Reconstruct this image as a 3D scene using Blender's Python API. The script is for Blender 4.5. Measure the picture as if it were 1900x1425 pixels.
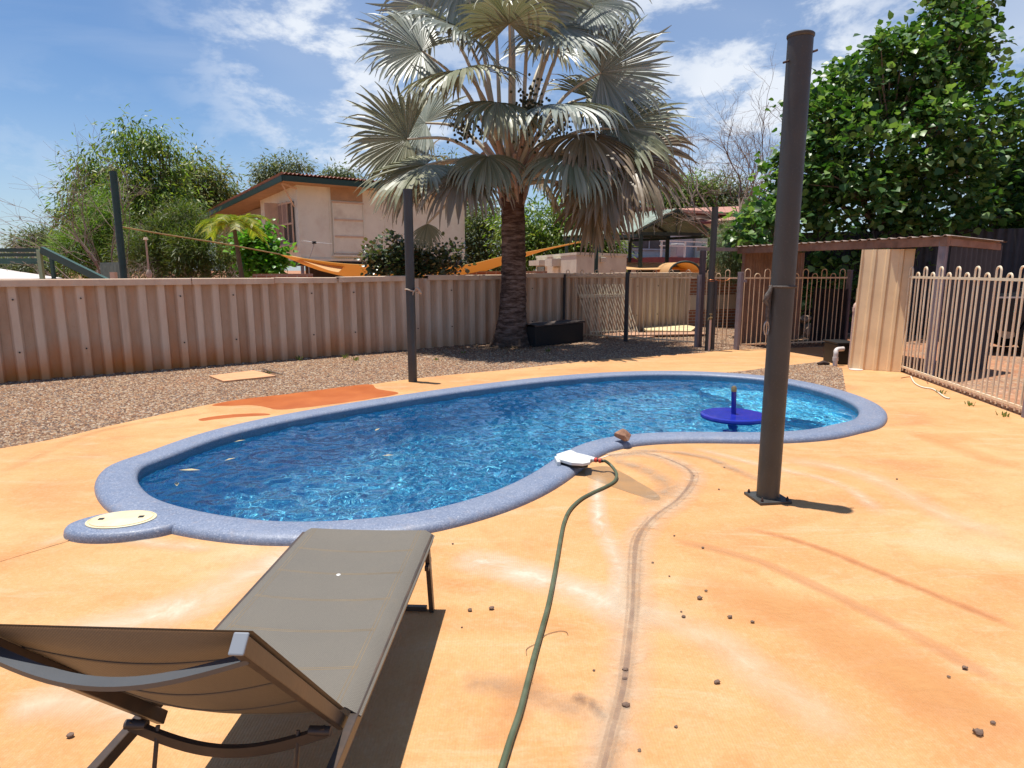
import bpy, bmesh, math, random
import numpy as np
from mathutils import Vector, Matrix, noise as mnoise
from mathutils.geometry import delaunay_2d_cdt
R = math.radians
rnd = random.Random(7)
S = bpy.context.scene
for o in list(bpy.data.objects): bpy.data.objects.remove(o)

# ---------------------------------------------------------------- camera
CH, PITCH, FPX = 1.6, R(10.0), 1200.0
cd = bpy.data.cameras.new('camera'); cam = bpy.data.objects.new('camera', cd)
S.collection.objects.link(cam); S.camera = cam
cam.location = (0, 0, CH); cam.rotation_euler = (R(90) - PITCH, 0, 0)
cd.sensor_width = 36; cd.lens = FPX / 1900 * 36; cd.clip_end = 4000; cd.clip_start = .02
S.view_settings.view_transform = 'Standard'; S.view_settings.look = 'None'
S.view_settings.gamma = 1; S.view_settings.exposure = 0.38
S.cycles.max_bounces = 10; S.cycles.transparent_max_bounces = 24
S.cycles.sample_clamp_indirect = 14

# ---------------------------------------------------------------- sky and sun
SUN_EL, SUN_DIR = R(81), Vector((-.135, .065, 1)).normalized()
W = bpy.data.worlds.new('World'); S.world = W; W.use_nodes = True
nt = W.node_tree; nt.nodes.clear()
def wn(t, **k):
    n = nt.nodes.new(t)
    for a, v in k.items(): setattr(n, a, v)
    return n
L = nt.links.new
sky = wn('ShaderNodeTexSky', sky_type='NISHITA', sun_disc=False)
sky.sun_elevation = math.asin(SUN_DIR.z); sky.sun_rotation = math.atan2(SUN_DIR.x, SUN_DIR.y)
sky.air_density = 1.0; sky.dust_density = 0.6; sky.ozone_density = 2.0
tc = wn('ShaderNodeTexCoord'); sx = wn('ShaderNodeSeparateXYZ'); L(tc.outputs['Generated'], sx.inputs[0])
def wm(op, a, b=None, c=None, clamp=False):
    n = wn('ShaderNodeMath', operation=op, use_clamp=clamp)
    for i, v in enumerate((a, b, c)):
        if v is None: continue
        if isinstance(v, (int, float)): n.inputs[i].default_value = v
        else: L(v, n.inputs[i])
    return n.outputs[0]
zz = wm('MAXIMUM', sx.outputs[2], 0.0); zz = wm('ADD', zz, .12)
cx, cy = wm('DIVIDE', sx.outputs[0], zz), wm('DIVIDE', sx.outputs[1], zz)
cv = wn('ShaderNodeCombineXYZ'); L(cx, cv.inputs[0]); L(cy, cv.inputs[1])
def wnoise(scale, detail, rough, off, stretch=(1, 1, 1), dist=0.):
    mp = wn('ShaderNodeMapping'); mp.inputs['Location'].default_value = off; mp.inputs['Scale'].default_value = stretch
    L(cv.outputs[0], mp.inputs[0]); n = wn('ShaderNodeTexNoise'); L(mp.outputs[0], n.inputs['Vector'])
    n.inputs['Scale'].default_value = scale; n.inputs['Detail'].default_value = detail
    n.inputs['Roughness'].default_value = rough; n.inputs['Distortion'].default_value = dist
    return n.outputs[0]
def wramp(v, a, b, lo=0., hi=1.):
    n = wn('ShaderNodeMapRange', interpolation_type='SMOOTHSTEP'); L(v, n.inputs[0])
    n.inputs[1].default_value = a; n.inputs[2].default_value = b; n.inputs[3].default_value = lo; n.inputs[4].default_value = hi
    return n.outputs[0]
mpd = wn('ShaderNodeMapping'); mpd.inputs['Scale'].default_value = (1, 1, 2.1); L(tc.outputs['Generated'], mpd.inputs[0])
nzd = wn('ShaderNodeTexNoise'); L(mpd.outputs[0], nzd.inputs['Vector']); nzd.inputs['Scale'].default_value = 8.5; nzd.inputs['Detail'].default_value = 9; nzd.inputs['Roughness'].default_value = .62; nzd.inputs['Distortion'].default_value = .15
puff = wramp(nzd.outputs[0], .42, .60)
big = wramp(wnoise(.75, 3, .5, (5.3, 2.2, 0)), .40, .62)
wisp = wramp(wnoise(1.1, 6, .55, (0, 0, 0), (.7, 1.6, 1), .6), .45, .80, 0, .30)
# clouds gather in front and to the right, thinning out to the left
side = wramp(sx.outputs[0], -.42, .02)
sidel = wramp(sx.outputs[0], -.9, -.15, .25, 1)
low = wramp(sx.outputs[2], .42, .75, 1, .45)
field = None
for px_, py_, w_, g_ in ((600, 130, .16, 1.), (690, 230, .15, 1.), (1340, 190, .20, 1.15), (1230, 30, .16, .9), (1480, 150, .18, 1.), (1120, 250, .2, .8), (1690, 60, .16, .6), (480, 10, .12, .5), (900, 280, .3, .6), (1900, 170, .16, .7), (1000, -250, .4, .7), (100, 400, .16, .35)):
    a_ = (px_ - 950) / 1200; v_ = (py_ - 712.5) / 1200; cp_, sp_ = math.cos(R(10)), math.sin(R(10))
    dv = Vector((a_, cp_ - v_ * sp_, -(sp_ + v_ * cp_))).normalized()
    dn_ = wn('ShaderNodeVectorMath', operation='DISTANCE'); L(tc.outputs['Generated'], dn_.inputs[0]); dn_.inputs[1].default_value = dv
    b_ = wramp(dn_.outputs['Value'], w_ * 1.5, w_ * .2, 0, g_)
    field = b_ if field is None else wm('MAXIMUM', field, b_)
c1 = wm('MULTIPLY', wm('ADD', wm('MULTIPLY', puff, .85), .22), wm('MULTIPLY', field, wramp(big, 0, 1, .7, 1)))
c2 = wm('MULTIPLY', wisp, sidel)
mask = wm('MAXIMUM', c1, c2, clamp=True)
hz = wramp(sx.outputs[2], .0, .25, .30, 0)
mask = wm('MAXIMUM', mask, hz)
tint = wn('ShaderNodeMixRGB', blend_type='MULTIPLY'); tint.inputs[0].default_value = 1; L(sky.outputs[0], tint.inputs[1]); tint.inputs[2].default_value = (1.03, 1.27, 1.52, 1)
mx = wn('ShaderNodeMixRGB'); L(mask, mx.inputs[0]); L(tint.outputs[0], mx.inputs[1]); mx.inputs[2].default_value = (10.0, 10.7, 11.8, 1)
bg = wn('ShaderNodeBackground'); bg.inputs[1].default_value = .064; L(mx.outputs[0], bg.inputs[0])
wo = wn('ShaderNodeOutputWorld'); L(bg.outputs[0], wo.inputs[0])
sl = bpy.data.lights.new('sun', 'SUN'); sl.energy = 5.0; sl.angle = R(.53); sl.color = (1, .95, .87)
sun = bpy.data.objects.new('sun', sl); S.collection.objects.link(sun)
sun.rotation_euler = (-SUN_DIR).to_track_quat('-Z', 'Y').to_euler(); sun.location = (0, 0, 30)

# ---------------------------------------------------------------- helpers
cP, sP = math.cos(PITCH), math.sin(PITCH)
def ray(px, py):
    a, v = (px - 950) / FPX, (py - 712.5) / FPX
    return a, cP - v * sP, -(sP + v * cP)
def G(px, py, z=0.):            # point of the plane z seen at a pixel
    a, f, u = ray(px, py); s = (z - CH) / u
    return Vector((a * s, f * s, z))
def D(px, py, y):               # point at forward distance y seen at a pixel
    a, f, u = ray(px, py); s = y / f
    return Vector((a * s, y, CH + u * s))
def V(*a): return Vector(a)
class MB:
    def __init__(s): s.v = []; s.f = []; s.uv = None
    def add(s, vs, fs):
        b = len(s.v); s.v += [tuple(v) for v in vs]; s.f += [tuple(i + b for i in f) for f in fs]; return s
    def box(s, c, size, rot=None):
        x, y, z = (d / 2 for d in size)
        vs = [V(a * x, b * y, d * z) for d in (-1, 1) for b in (-1, 1) for a in (-1, 1)]
        if rot is not None: vs = [rot @ v for v in vs]
        vs = [v + Vector(c) for v in vs]
        return s.add(vs, [(0, 2, 3, 1), (4, 5, 7, 6), (0, 1, 5, 4), (2, 6, 7, 3), (0, 4, 6, 2), (1, 3, 7, 5)])
    def beam(s, p, q, w, h, up=(0, 0, 1)):   # rectangular bar; h along up
        p, q = Vector(p), Vector(q); d = (q - p); l = d.length; d = d / l
        up = Vector(up)
        if abs(d.dot(up)) > .99: up = V(0, 1, 0)
        sd = d.cross(up).normalized(); u = sd.cross(d)
        return s.box((p + q) / 2, (l, w, h), Matrix((d, -sd, u)).transposed())
    def tube(s, pts, r, n=8, cap=True, closed=False):
        pts = [Vector(p) for p in pts]; m = len(pts)
        rs = r if isinstance(r, (list, tuple)) else [r] * m
        vs = []; prev = None
        for i, p in enumerate(pts):
            a = pts[i - 1] if (i or closed) else p; b = pts[(i + 1) % m] if (i < m - 1 or closed) else p
            t = (b - a).normalized()
            if prev is None:
                prev = V(0, 0, 1) if abs(t.z) < .9 else V(1, 0, 0)
            e = (prev - t * prev.dot(t))
            if e.length < 1e-5: e = t.orthogonal()
            e.normalize(); g = t.cross(e); prev = e
            for k in range(n):
                an = 2 * math.pi * k / n
                vs.append(p + (e * math.cos(an) + g * math.sin(an)) * rs[i])
        fs = []
        for i in range(m if closed else m - 1):
            j = (i + 1) % m
            for k in range(n):
                k2 = (k + 1) % n; fs.append((i * n + k, i * n + k2, j * n + k2, j * n + k))
        if cap and not closed:
            fs.append(tuple(range(n))[::-1]); fs.append(tuple((m - 1) * n + k for k in range(n)))
        return s.add(vs, fs)
    def lathe(s, prof, c=(0, 0, 0), n=32):   # prof: (r, z)
        c = Vector(c); m = len(prof); vs = []
        for r, z in prof:
            for k in range(n):
                a = 2 * math.pi * k / n; vs.append(c + V(r * math.cos(a), r * math.sin(a), z))
        fs = [(i * n + k, i * n + (k + 1) % n, (i + 1) * n + (k + 1) % n, (i + 1) * n + k) for i in range(m - 1) for k in range(n)]
        if prof[0][0] > 1e-6: fs.append(tuple(range(n))[::-1])
        if prof[-1][0] > 1e-6: fs.append(tuple((m - 1) * n + k for k in range(n)))
        return s.add(vs, fs)
    def grid(s, rows, closed=False):         # rows of points
        n = len(rows[0]); vs = [p for r_ in rows for p in r_]; m = len(rows)
        fs = [(i * n + k, i * n + (k + 1) % n, (i + 1) * n + (k + 1) % n, (i + 1) * n + k)
              for i in range(m - 1) for k in range(n if closed else n - 1)]
        return s.add(vs, fs)
    def prism(s, poly, z0, z1):
        n = len(poly); vs = [(p[0], p[1], z0) for p in poly] + [(p[0], p[1], z1) for p in poly]
        a = sum(poly[i][0] * poly[(i + 1) % n][1] - poly[(i + 1) % n][0] * poly[i][1] for i in range(n))
        t, b = tuple(range(n, 2 * n)), tuple(range(n))[::-1]
        sd = [(i, (i + 1) % n, n + (i + 1) % n, n + i) for i in range(n)]
        if a < 0: t, b, sd = t[::-1], b[::-1], [f[::-1] for f in sd]
        return s.add(vs, [t, b] + sd)
    def slab(s, quad, th):                    # quad face given thickness along its normal
        q = [Vector(p) for p in quad]; n = (q[1] - q[0]).cross(q[-1] - q[0]).normalized() * th; m = len(q)
        return s.add([p for p in q] + [p - n for p in q],
                     [tuple(range(m)), tuple(range(m, 2 * m))[::-1]] + [(i, m + i, m + (i + 1) % m, (i + 1) % m) for i in range(m)])
def _mesh(name, mb, loc, smooth):
    me = bpy.data.meshes.new(name)
    lx, ly, lz = loc
    me.from_pydata([(v[0] - lx, v[1] - ly, v[2] - lz) for v in mb.v], [], mb.f); me.validate()
    if mb.uv is not None:
        uvl = me.uv_layers.new(name='UVMap'); li = np.empty(len(me.loops), dtype=np.int32); me.loops.foreach_get('vertex_index', li)
        uvl.data.foreach_set('uv', np.array(mb.uv, dtype=np.float32)[li].ravel())
    if smooth:
        me.shade_smooth()
        if smooth < 180: me.set_sharp_from_angle(angle=R(smooth))
    return me
def tag(o, label=None, cat=None, group=None, kind=None):
    if label: o['label'] = label
    if cat: o['category'] = cat
    if group: o['group'] = group
    if kind: o['kind'] = kind
    return o
def solo(name, mb, m, label=None, cat=None, loc=(0, 0, 0), smooth=0, group=None, kind=None, bevel=0):
    o = bpy.data.objects.new(name, _mesh(name, mb, loc, smooth)); S.collection.objects.link(o)
    o.location = loc
    if m: o.data.materials.append(m)
    if bevel: _bev(o, bevel)
    return tag(o, label, cat, group, kind)
def _bev(o, w):
    b = o.modifiers.new('bevel', 'BEVEL'); b.width = w; b.segments = 2; b.limit_method = 'ANGLE'; b.angle_limit = R(40)
def thing(name, label, cat, loc, group=None, kind=None):
    o = bpy.data.objects.new(name, None); S.collection.objects.link(o); o.location = loc
    o.empty_display_size = .1
    return tag(o, label, cat, group, kind)
def wloc(o):
    l = Vector(o.location)
    while o.parent: o = o.parent; l += Vector(o.location)
    return l
def part(parent, name, mb, m, smooth=0, label=None, bevel=0):   # mb in world coordinates
    o = bpy.data.objects.new(name, _mesh(name, mb, wloc(parent), smooth)); S.collection.objects.link(o)
    o.parent = parent
    if m: o.data.materials.append(m)
    if bevel: _bev(o, bevel)
    if label: o['label'] = label
    return o
def copy_tree(o, parent=None):
    c = o.copy(); S.collection.objects.link(c); c.parent = parent
    for ch in list(o.children): copy_tree(ch, c)
    return c
def catmull(pts, k=6, closed=True):
    n = len(pts); out = []
    for i in range(n if closed else n - 1):
        g = (lambda j: pts[j % n]) if closed else (lambda j: pts[max(0, min(n - 1, j))])
        p0, p1, p2, p3 = (Vector(g(i + d)) for d in (-1, 0, 1, 2))
        for q in range(k):
            t = q / k
            out.append(.5 * ((2 * p1) + (p2 - p0) * t + (2 * p0 - 5 * p1 + 4 * p2 - p3) * t * t + (-p0 + 3 * p1 - 3 * p2 + p3) * t ** 3))
    if not closed: out.append(Vector(pts[-1]))
    return out
def resample(pts, n, closed=True):
    P = [Vector(p) for p in pts] + ([Vector(pts[0])] if closed else [])
    d = [0]
    for a, b in zip(P, P[1:]): d.append(d[-1] + (b - a).length)
    out = []; j = 0
    for i in range(n):
        t = d[-1] * i / (n if closed else n - 1)
        while j < len(d) - 2 and d[j + 1] < t: j += 1
        u = (t - d[j]) / max(1e-9, d[j + 1] - d[j]); out.append(P[j].lerp(P[j + 1], min(1, u)))
    return out
def offset(poly, d):             # inward offset of a closed counterclockwise outline
    n = len(poly); out = []
    for i in range(n):
        t = (poly[(i + 1) % n] - poly[i - 1]); t.z = 0; t.normalize()
        out.append(poly[i] + V(-t.y, t.x, 0) * d)
    return out
def sheet(outer, holes, z, extra=()):
    vs = []; ed = []; 
    for loop in [outer] + list(holes):
        b = len(vs); n = len(loop); vs += [Vector((p[0], p[1])) for p in loop]
        ed += [(b + i, b + (i + 1) % n) for i in range(n)]
    vs += [Vector((p[0], p[1])) for p in extra]
    ov, oe, of, *_ = delaunay_2d_cdt(vs, ed, [], 0, 1e-6)
    def inside(p, loop):
        c = False; n = len(loop)
        for i in range(n):
            a, b = loop[i], loop[i - 1]
            if (a[1] > p[1]) != (b[1] > p[1]) and p[0] < (b[0] - a[0]) * (p[1] - a[1]) / (b[1] - a[1]) + a[0]: c = not c
        return c
    mb = MB(); fs = []
    for f in of:
        c = sum((ov[i] for i in f), Vector((0, 0))) / len(f)
        if inside(c, outer) and not any(inside(c, h) for h in holes):
            a = (ov[f[1]] - ov[f[0]]).cross(ov[f[2]] - ov[f[0]])
            fs.append(tuple(f) if a > 0 else tuple(f)[::-1])
    mb.add([(v.x, v.y, z if not callable(z) else z(v.x, v.y)) for v in ov], fs)
    return mb

# ---------------------------------------------------------------- materials
class NT:
    def __init__(s, name):
        s.m = bpy.data.materials.new(name); s.m.use_nodes = True; s.t = s.m.node_tree; s.t.nodes.clear()
        s.o = s.n('ShaderNodeOutputMaterial'); s._tc = None
    def n(s, t, **k):
        x = s.t.nodes.new(t)
        for a, v in k.items(): setattr(x, a, v)
        return x
    def l(s, a, b): s.t.links.new(a, b)
    def put(s, sock, v):
        if isinstance(v, (int, float)): sock.default_value = v
        elif isinstance(v, (tuple, list)): sock.default_value = tuple(v) + ((1,) if len(v) == 3 and len(sock.default_value) == 4 else ())
        else: s.l(v, sock)
    def co(s, which='Object', scale=(1, 1, 1)):
        if s._tc is None: s._tc = s.n('ShaderNodeTexCoord')
        mp = s.n('ShaderNodeMapping'); s.l(s._tc.outputs[which], mp.inputs[0]); mp.inputs['Scale'].default_value = scale
        return mp.outputs[0]
    def noise(s, scale=5, detail=4, rough=.55, co=None, dist=0.):
        x = s.n('ShaderNodeTexNoise'); s.l(co if co is not None else s.co(), x.inputs['Vector'])
        x.inputs['Scale'].default_value = scale; x.inputs['Detail'].default_value = detail; x.inputs['Roughness'].default_value = rough
        x.inputs['Distortion'].default_value = dist
        return x.outputs[0]
    def rng(s, v, a, b, lo=0., hi=1.):
        x = s.n('ShaderNodeMapRange'); s.put(x.inputs[0], v)
        for i, q in enumerate((a, b, lo, hi)): x.inputs[i + 1].default_value = q
        return x.outputs[0]
    def math(s, op, a, b=None):
        x = s.n('ShaderNodeMath', operation=op); s.put(x.inputs[0], a)
        if b is not None: s.put(x.inputs[1], b)
        return x.outputs[0]
    def mix(s, f, a, b, bt='MIX'):
        x = s.n('ShaderNodeMixRGB', blend_type=bt); s.put(x.inputs[0], f); s.put(x.inputs[1], a); s.put(x.inputs[2], b)
        return x.outputs[0]
    def ramp(s, v, stops, interp='LINEAR'):
        x = s.n('ShaderNodeValToRGB'); s.l(v, x.inputs[0]); e = x.color_ramp; e.interpolation = interp
        while len(e.elements) < len(stops): e.elements.new(.5)
        for el, (p, c) in zip(e.elements, stops): el.position = p; el.color = tuple(c) + (1,)
        return x.outputs[0]
    def bump(s, h, st=.3, dist=.01, nrm=None):
        x = s.n('ShaderNodeBump'); s.put(x.inputs['Height'], h); x.inputs['Strength'].default_value = st; x.inputs['Distance'].default_value = dist
        if nrm is not None: s.l(nrm, x.inputs['Normal'])
        return x.outputs[0]
    def pbr(s, col, rough=.7, nrm=None, metal=0., spec=.5, **kw):
        b = s.n('ShaderNodeBsdfPrincipled'); s.put(b.inputs['Base Color'], col); s.put(b.inputs['Roughness'], rough)
        b.inputs['Metallic'].default_value = metal; b.inputs['Specular IOR Level'].default_value = spec
        if nrm is not None: s.l(nrm, b.inputs['Normal'])
        for k, v in kw.items(): s.put(b.inputs[k.replace('_', ' ')], v)
        return b.outputs[0]
    def out(s, sh, disp=None):
        s.l(sh, s.o.inputs[0]); return s.m
def simple(name, c, rough=.6, var=.25, scale=6, bump=.15, bscale=60, metal=0., spec=.4, dirt=None, dirt_amt=.5, stretch=(1, 1, 1)):
    t = NT(name); n = t.noise(scale, 5, .6, t.co(scale=stretch))
    lo = tuple(x * (1 - var) for x in c); hi = tuple(min(1, x * (1 + var)) for x in c)
    col = t.ramp(n, [(.3, lo), (.7, hi)])
    if dirt: col = t.mix(t.rng(t.noise(scale * .37 + 1, 6, .65), .48, .72, 0, dirt_amt), col, dirt)
    nb = t.bump(t.noise(bscale, 3, .6), bump, .01) if bump else None
    return t.out(t.pbr(col, rough, nb, metal, spec))
# ================================================================ POOL AND PAVING
outer_px = [(175,900),(180,928),(205,955),(245,972),(290,985),(335,995),(400,1006),(480,1013),(545,1014),(620,1011),(700,1004),
 (790,992),(880,970),(950,947),(1010,920),(1055,892),(1085,868),(1110,849),(1145,835),(1190,827),(1260,823),(1340,823),(1420,824),
 (1500,821),(1560,814),(1602,803),(1635,787),(1648,770),(1640,755),(1608,738),(1550,720),(1480,705),(1400,695),(1300,689),(1200,688),
 (1100,692),(1000,700),(900,711),(800,724),(700,739),(600,755),(500,773),(400,795),(320,819),(250,845),(200,871)]
def coping_pt(p):
    # the near side shows where the coping meets the paving, the far side its raised top edge
    return G(p[0], p[1], 0.0 if p[1] > 790 and p[0] > 100 and not (p[1] < 860 and p[0] < 420) else .05).to_2d().to_3d()
OUT = resample(catmull([coping_pt(p) for p in outer_px], 6), 220)
ar = sum(OUT[i].x * OUT[(i + 1) % 220].y - OUT[(i + 1) % 220].x * OUT[i].y for i in range(220))
if ar < 0: OUT.reverse()
for _ in range(3): OUT = [(OUT[i - 1] + OUT[i] * 2 + OUT[(i + 1) % 220]) / 4 for i in range(220)]
INN = offset(OUT, .28)
for _ in range(2): INN = [(INN[i - 1] + INN[i] * 2 + INN[(i + 1) % 220]) / 4 for i in range(220)]
WALL = offset(INN, -.025)
WATER_Z = -.032
FLOORZ = lambda x, y: -1.6 + .5 * min(1, max(0, (x + .6) / 3.6))

t = NT('pool pebble plaster'); c = t.co()
vo = t.n('ShaderNodeTexVoronoi'); t.l(c, vo.inputs['Vector']); vo.inputs['Scale'].default_value = 70
sp = t.ramp(vo.outputs['Color'], [(.2, (.012, .20, .54)), (.5, (.05, .52, .80)), (.8, (.34, .92, .95))])
sp = t.mix(t.rng(t.noise(1.3, 4), .35, .7, 0, .5), sp, (.05, .52, .78))
M_shell = t.out(t.pbr(sp, .6))
pool = thing('swimming_pool', 'kidney shaped in-ground pool with rounded blue coping full of clear blue water', 'pool', (0, 6, 0))
mb = MB(); rows = []
for z, d in ((-.001, 0), (-.12, 0), (-.5, 0.0), (-.8, .02), (-1.02, .08), (-1.2, .2), (-1.35, .42)):
    rr = []
    for i, p in enumerate(offset(WALL, d)):
        fz = FLOORZ(p.x, p.y); rr.append((p.x, p.y, z * (fz / -1.35)))
    rows.append(rr)
mb.grid(rows, closed=True)
fl = offset(WALL, .42); ext = [(x * .4, y * .4) for x in range(-10, 13) for y in range(7, 27)]
def inpoly(p, loop):
    c = False; n = len(loop)
    for i in range(n):
        a, b = loop[i], loop[i - 1]
        if (a[1] > p[1]) != (b[1] > p[1]) and p[0] < (b[0] - a[0]) * (p[1] - a[1]) / (b[1] - a[1]) + a[0]: c = not c
    return c
f2 = offset(WALL, .5)
fb = sheet(fl[::2], [], lambda x, y: FLOORZ(x, y), [e for e in ext if inpoly(e, f2)])
mb.f = [f[::-1] for f in mb.f]
mb.add(fb.v, fb.f)
shell = part(pool, 'pool_shell', mb, M_shell, smooth=180)
# shallow ledge at the far right end
led = [p for p in offset(WALL, -.02)]
ledge = []
for i in range(220):
    p = WALL[i]
    if p.x > 2.75: ledge.append(p)
cxl = sum((p for p in ledge), Vector()) / len(ledge)
# order by angle, close with an inner arc
ledge.sort(key=lambda p: math.atan2(p.y - 6.9, p.x - 2.0))
inner = [V(2.75 + .95 * math.cos(a), 6.95 + .95 * math.sin(a), 0) for a in [R(70 - i * 14) for i in range(11)]]
lp = [p + V(.015, 0, 0) for p in ledge] + inner
step = part(pool, 'pool_step', MB().prism([(p.x, p.y) for p in lp], -1.3, -.60), M_shell)

# coping, a rounded ring
t = NT('pool coping blue concrete')
vo = t.n('ShaderNodeTexVoronoi'); t.l(t.co(), vo.inputs['Vector']); vo.inputs['Scale'].default_value = 160
sp = t.ramp(vo.outputs['Color'], [(.15, (.125, .155, .225)), (.5, (.165, .20, .285)), (.75, (.20, .235, .32)), (.93, (.33, .36, .43))])
sp = t.mix(t.rng(t.noise(2.2, 6, .65), .45, .75, 0, .45), sp, (.27, .29, .35))
sp = t.mix(t.rng(t.noise(14, 5, .65), .55, .8, 0, .35), sp, (.36, .29, .25))
M_cope = t.out(t.pbr(sp, t.rng(t.noise(40, 3), .3, .7, .35, .6), t.bump(vo.outputs['Distance'], .25, .003), spec=.5))
rows = []
prof = [(.0, -.10), (.0, .012), (.006, .030), (.02, .045), (.045, .056), (.08, .061), (.15, .060), (.23, .055), (.262, .046), (.277, .030), (.28, .008), (.272, -.012), (.272, -.10)]
def off_ring(d):
    f = d / .28
    return [OUT[i].lerp(INN[i], f) for i in range(220)]
for d, z in prof: rows.append([(p.x, p.y, z) for p in off_ring(d)])
mb = MB().grid(rows, closed=True); mb.f = [f for f in mb.f]
cop = part(pool, 'coping', mb, M_cope, smooth=60)
# the rounded lobe that carries the skimmer lid
sk = G(226, 968, .05)
lobe = []
ax = V(.985, .17, 0).normalized(); bx = V(-ax.y, ax.x, 0)
rows = []
for d, z in [(1.0, -.1), (1.0, .01), (.985, .035), (.95, .052), (.88, .0595), (.6, .0625), (0.01, .063)]:
    rr = []
    for k in range(48):
        a = 2 * math.pi * k / 48
        p = sk + V(.04, .0, 0) + ax * (.36 * d * math.cos(a)) + bx * (.215 * d * math.sin(a)) 
        rr.append((p.x, p.y, z))
    rows.append(rr)
part(pool, 'coping_lobe', MB().grid(rows, closed=True), M_cope, smooth=60)
t = NT('cream plastic'); M_cream = t.out(t.pbr(t.ramp(t.noise(9, 5), [(.3, (.62, .50, .30)), (.7, (.76, .64, .42))]), .45, t.bump(t.noise(30), .08)))
M_black = simple('black plastic', (.012, .012, .013), .5, bump=0)
lid = thing('skimmer_lid', 'cream oval plastic lid with two square finger holes in the pool coping', 'lid', (sk.x, sk.y, .063))
def disc(r, z, s=.20, sy=.145): return [tuple(sk + V(0, 0, z - sk.z) + ax * (s * r * math.cos(a)) + bx * (sy * r * math.sin(a))) for a in [2 * math.pi * k / 48 for k in range(48)]]
mb = MB().grid([disc(1, .058), disc(1, .068), disc(.97, .071), disc(.94, .071), disc(.93, .067), disc(.905, .067), disc(.895, .073), disc(.87, .075), disc(.01, .076)], closed=True)
part(lid, 'lid_plate', mb, M_cream, smooth=35)
for s_ in (-1, 1):
    c0 = sk + ax * (.115 * s_); c0.z = .0768
    part(lid, 'finger_hole', MB().box(c0, (.03, .028, .003), Matrix.Rotation(math.atan2(ax.y, ax.x), 3, 'Z')), M_black)

# water
xs0, xs1 = min(p.x for p in WALL) - .05, max(p.x for p in WALL) + .05
ys0, ys1 = min(p.y for p in WALL) - .05, max(p.y for p in WALL) + .05
WSTEP = .0165
nx, ny = int((xs1 - xs0) / WSTEP) + 2, int((ys1 - ys0) / WSTEP) + 2
gx, gy = np.meshgrid(xs0 + np.arange(nx) * WSTEP, ys0 + np.arange(ny) * WSTEP)
h = np.zeros_like(gx); rs = np.random.RandomState(3)
for i in range(110):
    lam = math.exp(rs.uniform(math.log(.05), math.log(.42))); th = rs.normal(0.35, .95)
    k = 2 * math.pi / lam; amp = .0021 * (lam / .4) ** 1.05
    wx, wy = .25 * np.sin(gy * 1.3 + i), .25 * np.cos(gx * 1.1 + 2 * i)
    h += amp * np.sin(k * ((gx + wx * lam) * math.cos(th) + (gy + wy * lam) * math.sin(th)) + rs.uniform(0, 6.28)) * .55
P = np.array([(p.x, p.y) for p in offset(WALL, -.012)])
ins = np.zeros(gx.shape, bool)
for i in range(len(P)):
    a, b = P[i], P[i - 1]
    cond = ((a[1] > gy) != (b[1] > gy))
    with np.errstate(divide='ignore', invalid='ignore'):
        xi = (b[0] - a[0]) * (gy - a[1]) / (b[1] - a[1]) + a[0]
    ins ^= cond & (gx < xi)
q = ins[:-1, :-1] | ins[1:, :-1] | ins[:-1, 1:] | ins[1:, 1:]
jj, ii = np.nonzero(q)
quads = np.stack([jj * nx + ii, jj * nx + ii + 1, (jj + 1) * nx + ii + 1, (jj + 1) * nx + ii], 1)
used, inv = np.unique(quads, return_inverse=True); inv = inv.reshape(quads.shape)
vs = np.stack([gx.ravel()[used], gy.ravel()[used], WATER_Z + h.ravel()[used]], 1)
me = bpy.data.meshes.new('pool_water'); me.from_pydata(vs.tolist(), [], inv.tolist()); me.shade_smooth()
wat = bpy.data.objects.new('pool_water', me); S.collection.objects.link(wat); tag(wat, kind='structure')
t = NT('pool water')
g = t.n('ShaderNodeBsdfRefraction'); g.inputs['IOR'].default_value = 1.333; g.inputs['Roughness'].default_value = 0; g.inputs['Color'].default_value = (.9, .98, 1, 1)
gg = t.n('ShaderNodeBsdfGlass'); gg.inputs['IOR'].default_value = 1.333; gg.inputs['Roughness'].default_value = 0.0; gg.inputs['Color'].default_value = (.96, .99, 1, 1)
t.out(gg.outputs[0]); me.materials.append(t.m)
CAUSTIC = True
if CAUSTIC:
    wat.cycles.is_caustics_caster = True; shell.cycles.is_caustics_receiver = True; step.cycles.is_caustics_receiver = True
    sl.cycles.is_caustics_light = True
# ================================================================ GROUND, PAVING, GRAVEL
hole = [(p.x, p.y) for p in offset(OUT, .12)]
far_edge_px = [(-500,930),(-260,880),(-120,852),(0,832),(60,822),(120,810),(200,791),(300,769),(380,752),(440,742),(520,733),(600,723),(690,713),(740,706),(830,696),
 (950,685),(1080,671),(1180,662),(1290,656),(1330,651),(1370,648)]
far = [G(*p) for p in far_edge_px]
deck_poly = [(p.x, p.y) for p in catmull(far, 3, closed=False)]
deck_poly += [(7.3, 13.75), (7.2, 12.6), (6.25, 10.35), (5.92, 8.4), (5.66, 6.9), (5.3, 4.0), (5.2, -3.0), (-12, -3.0)]
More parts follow.
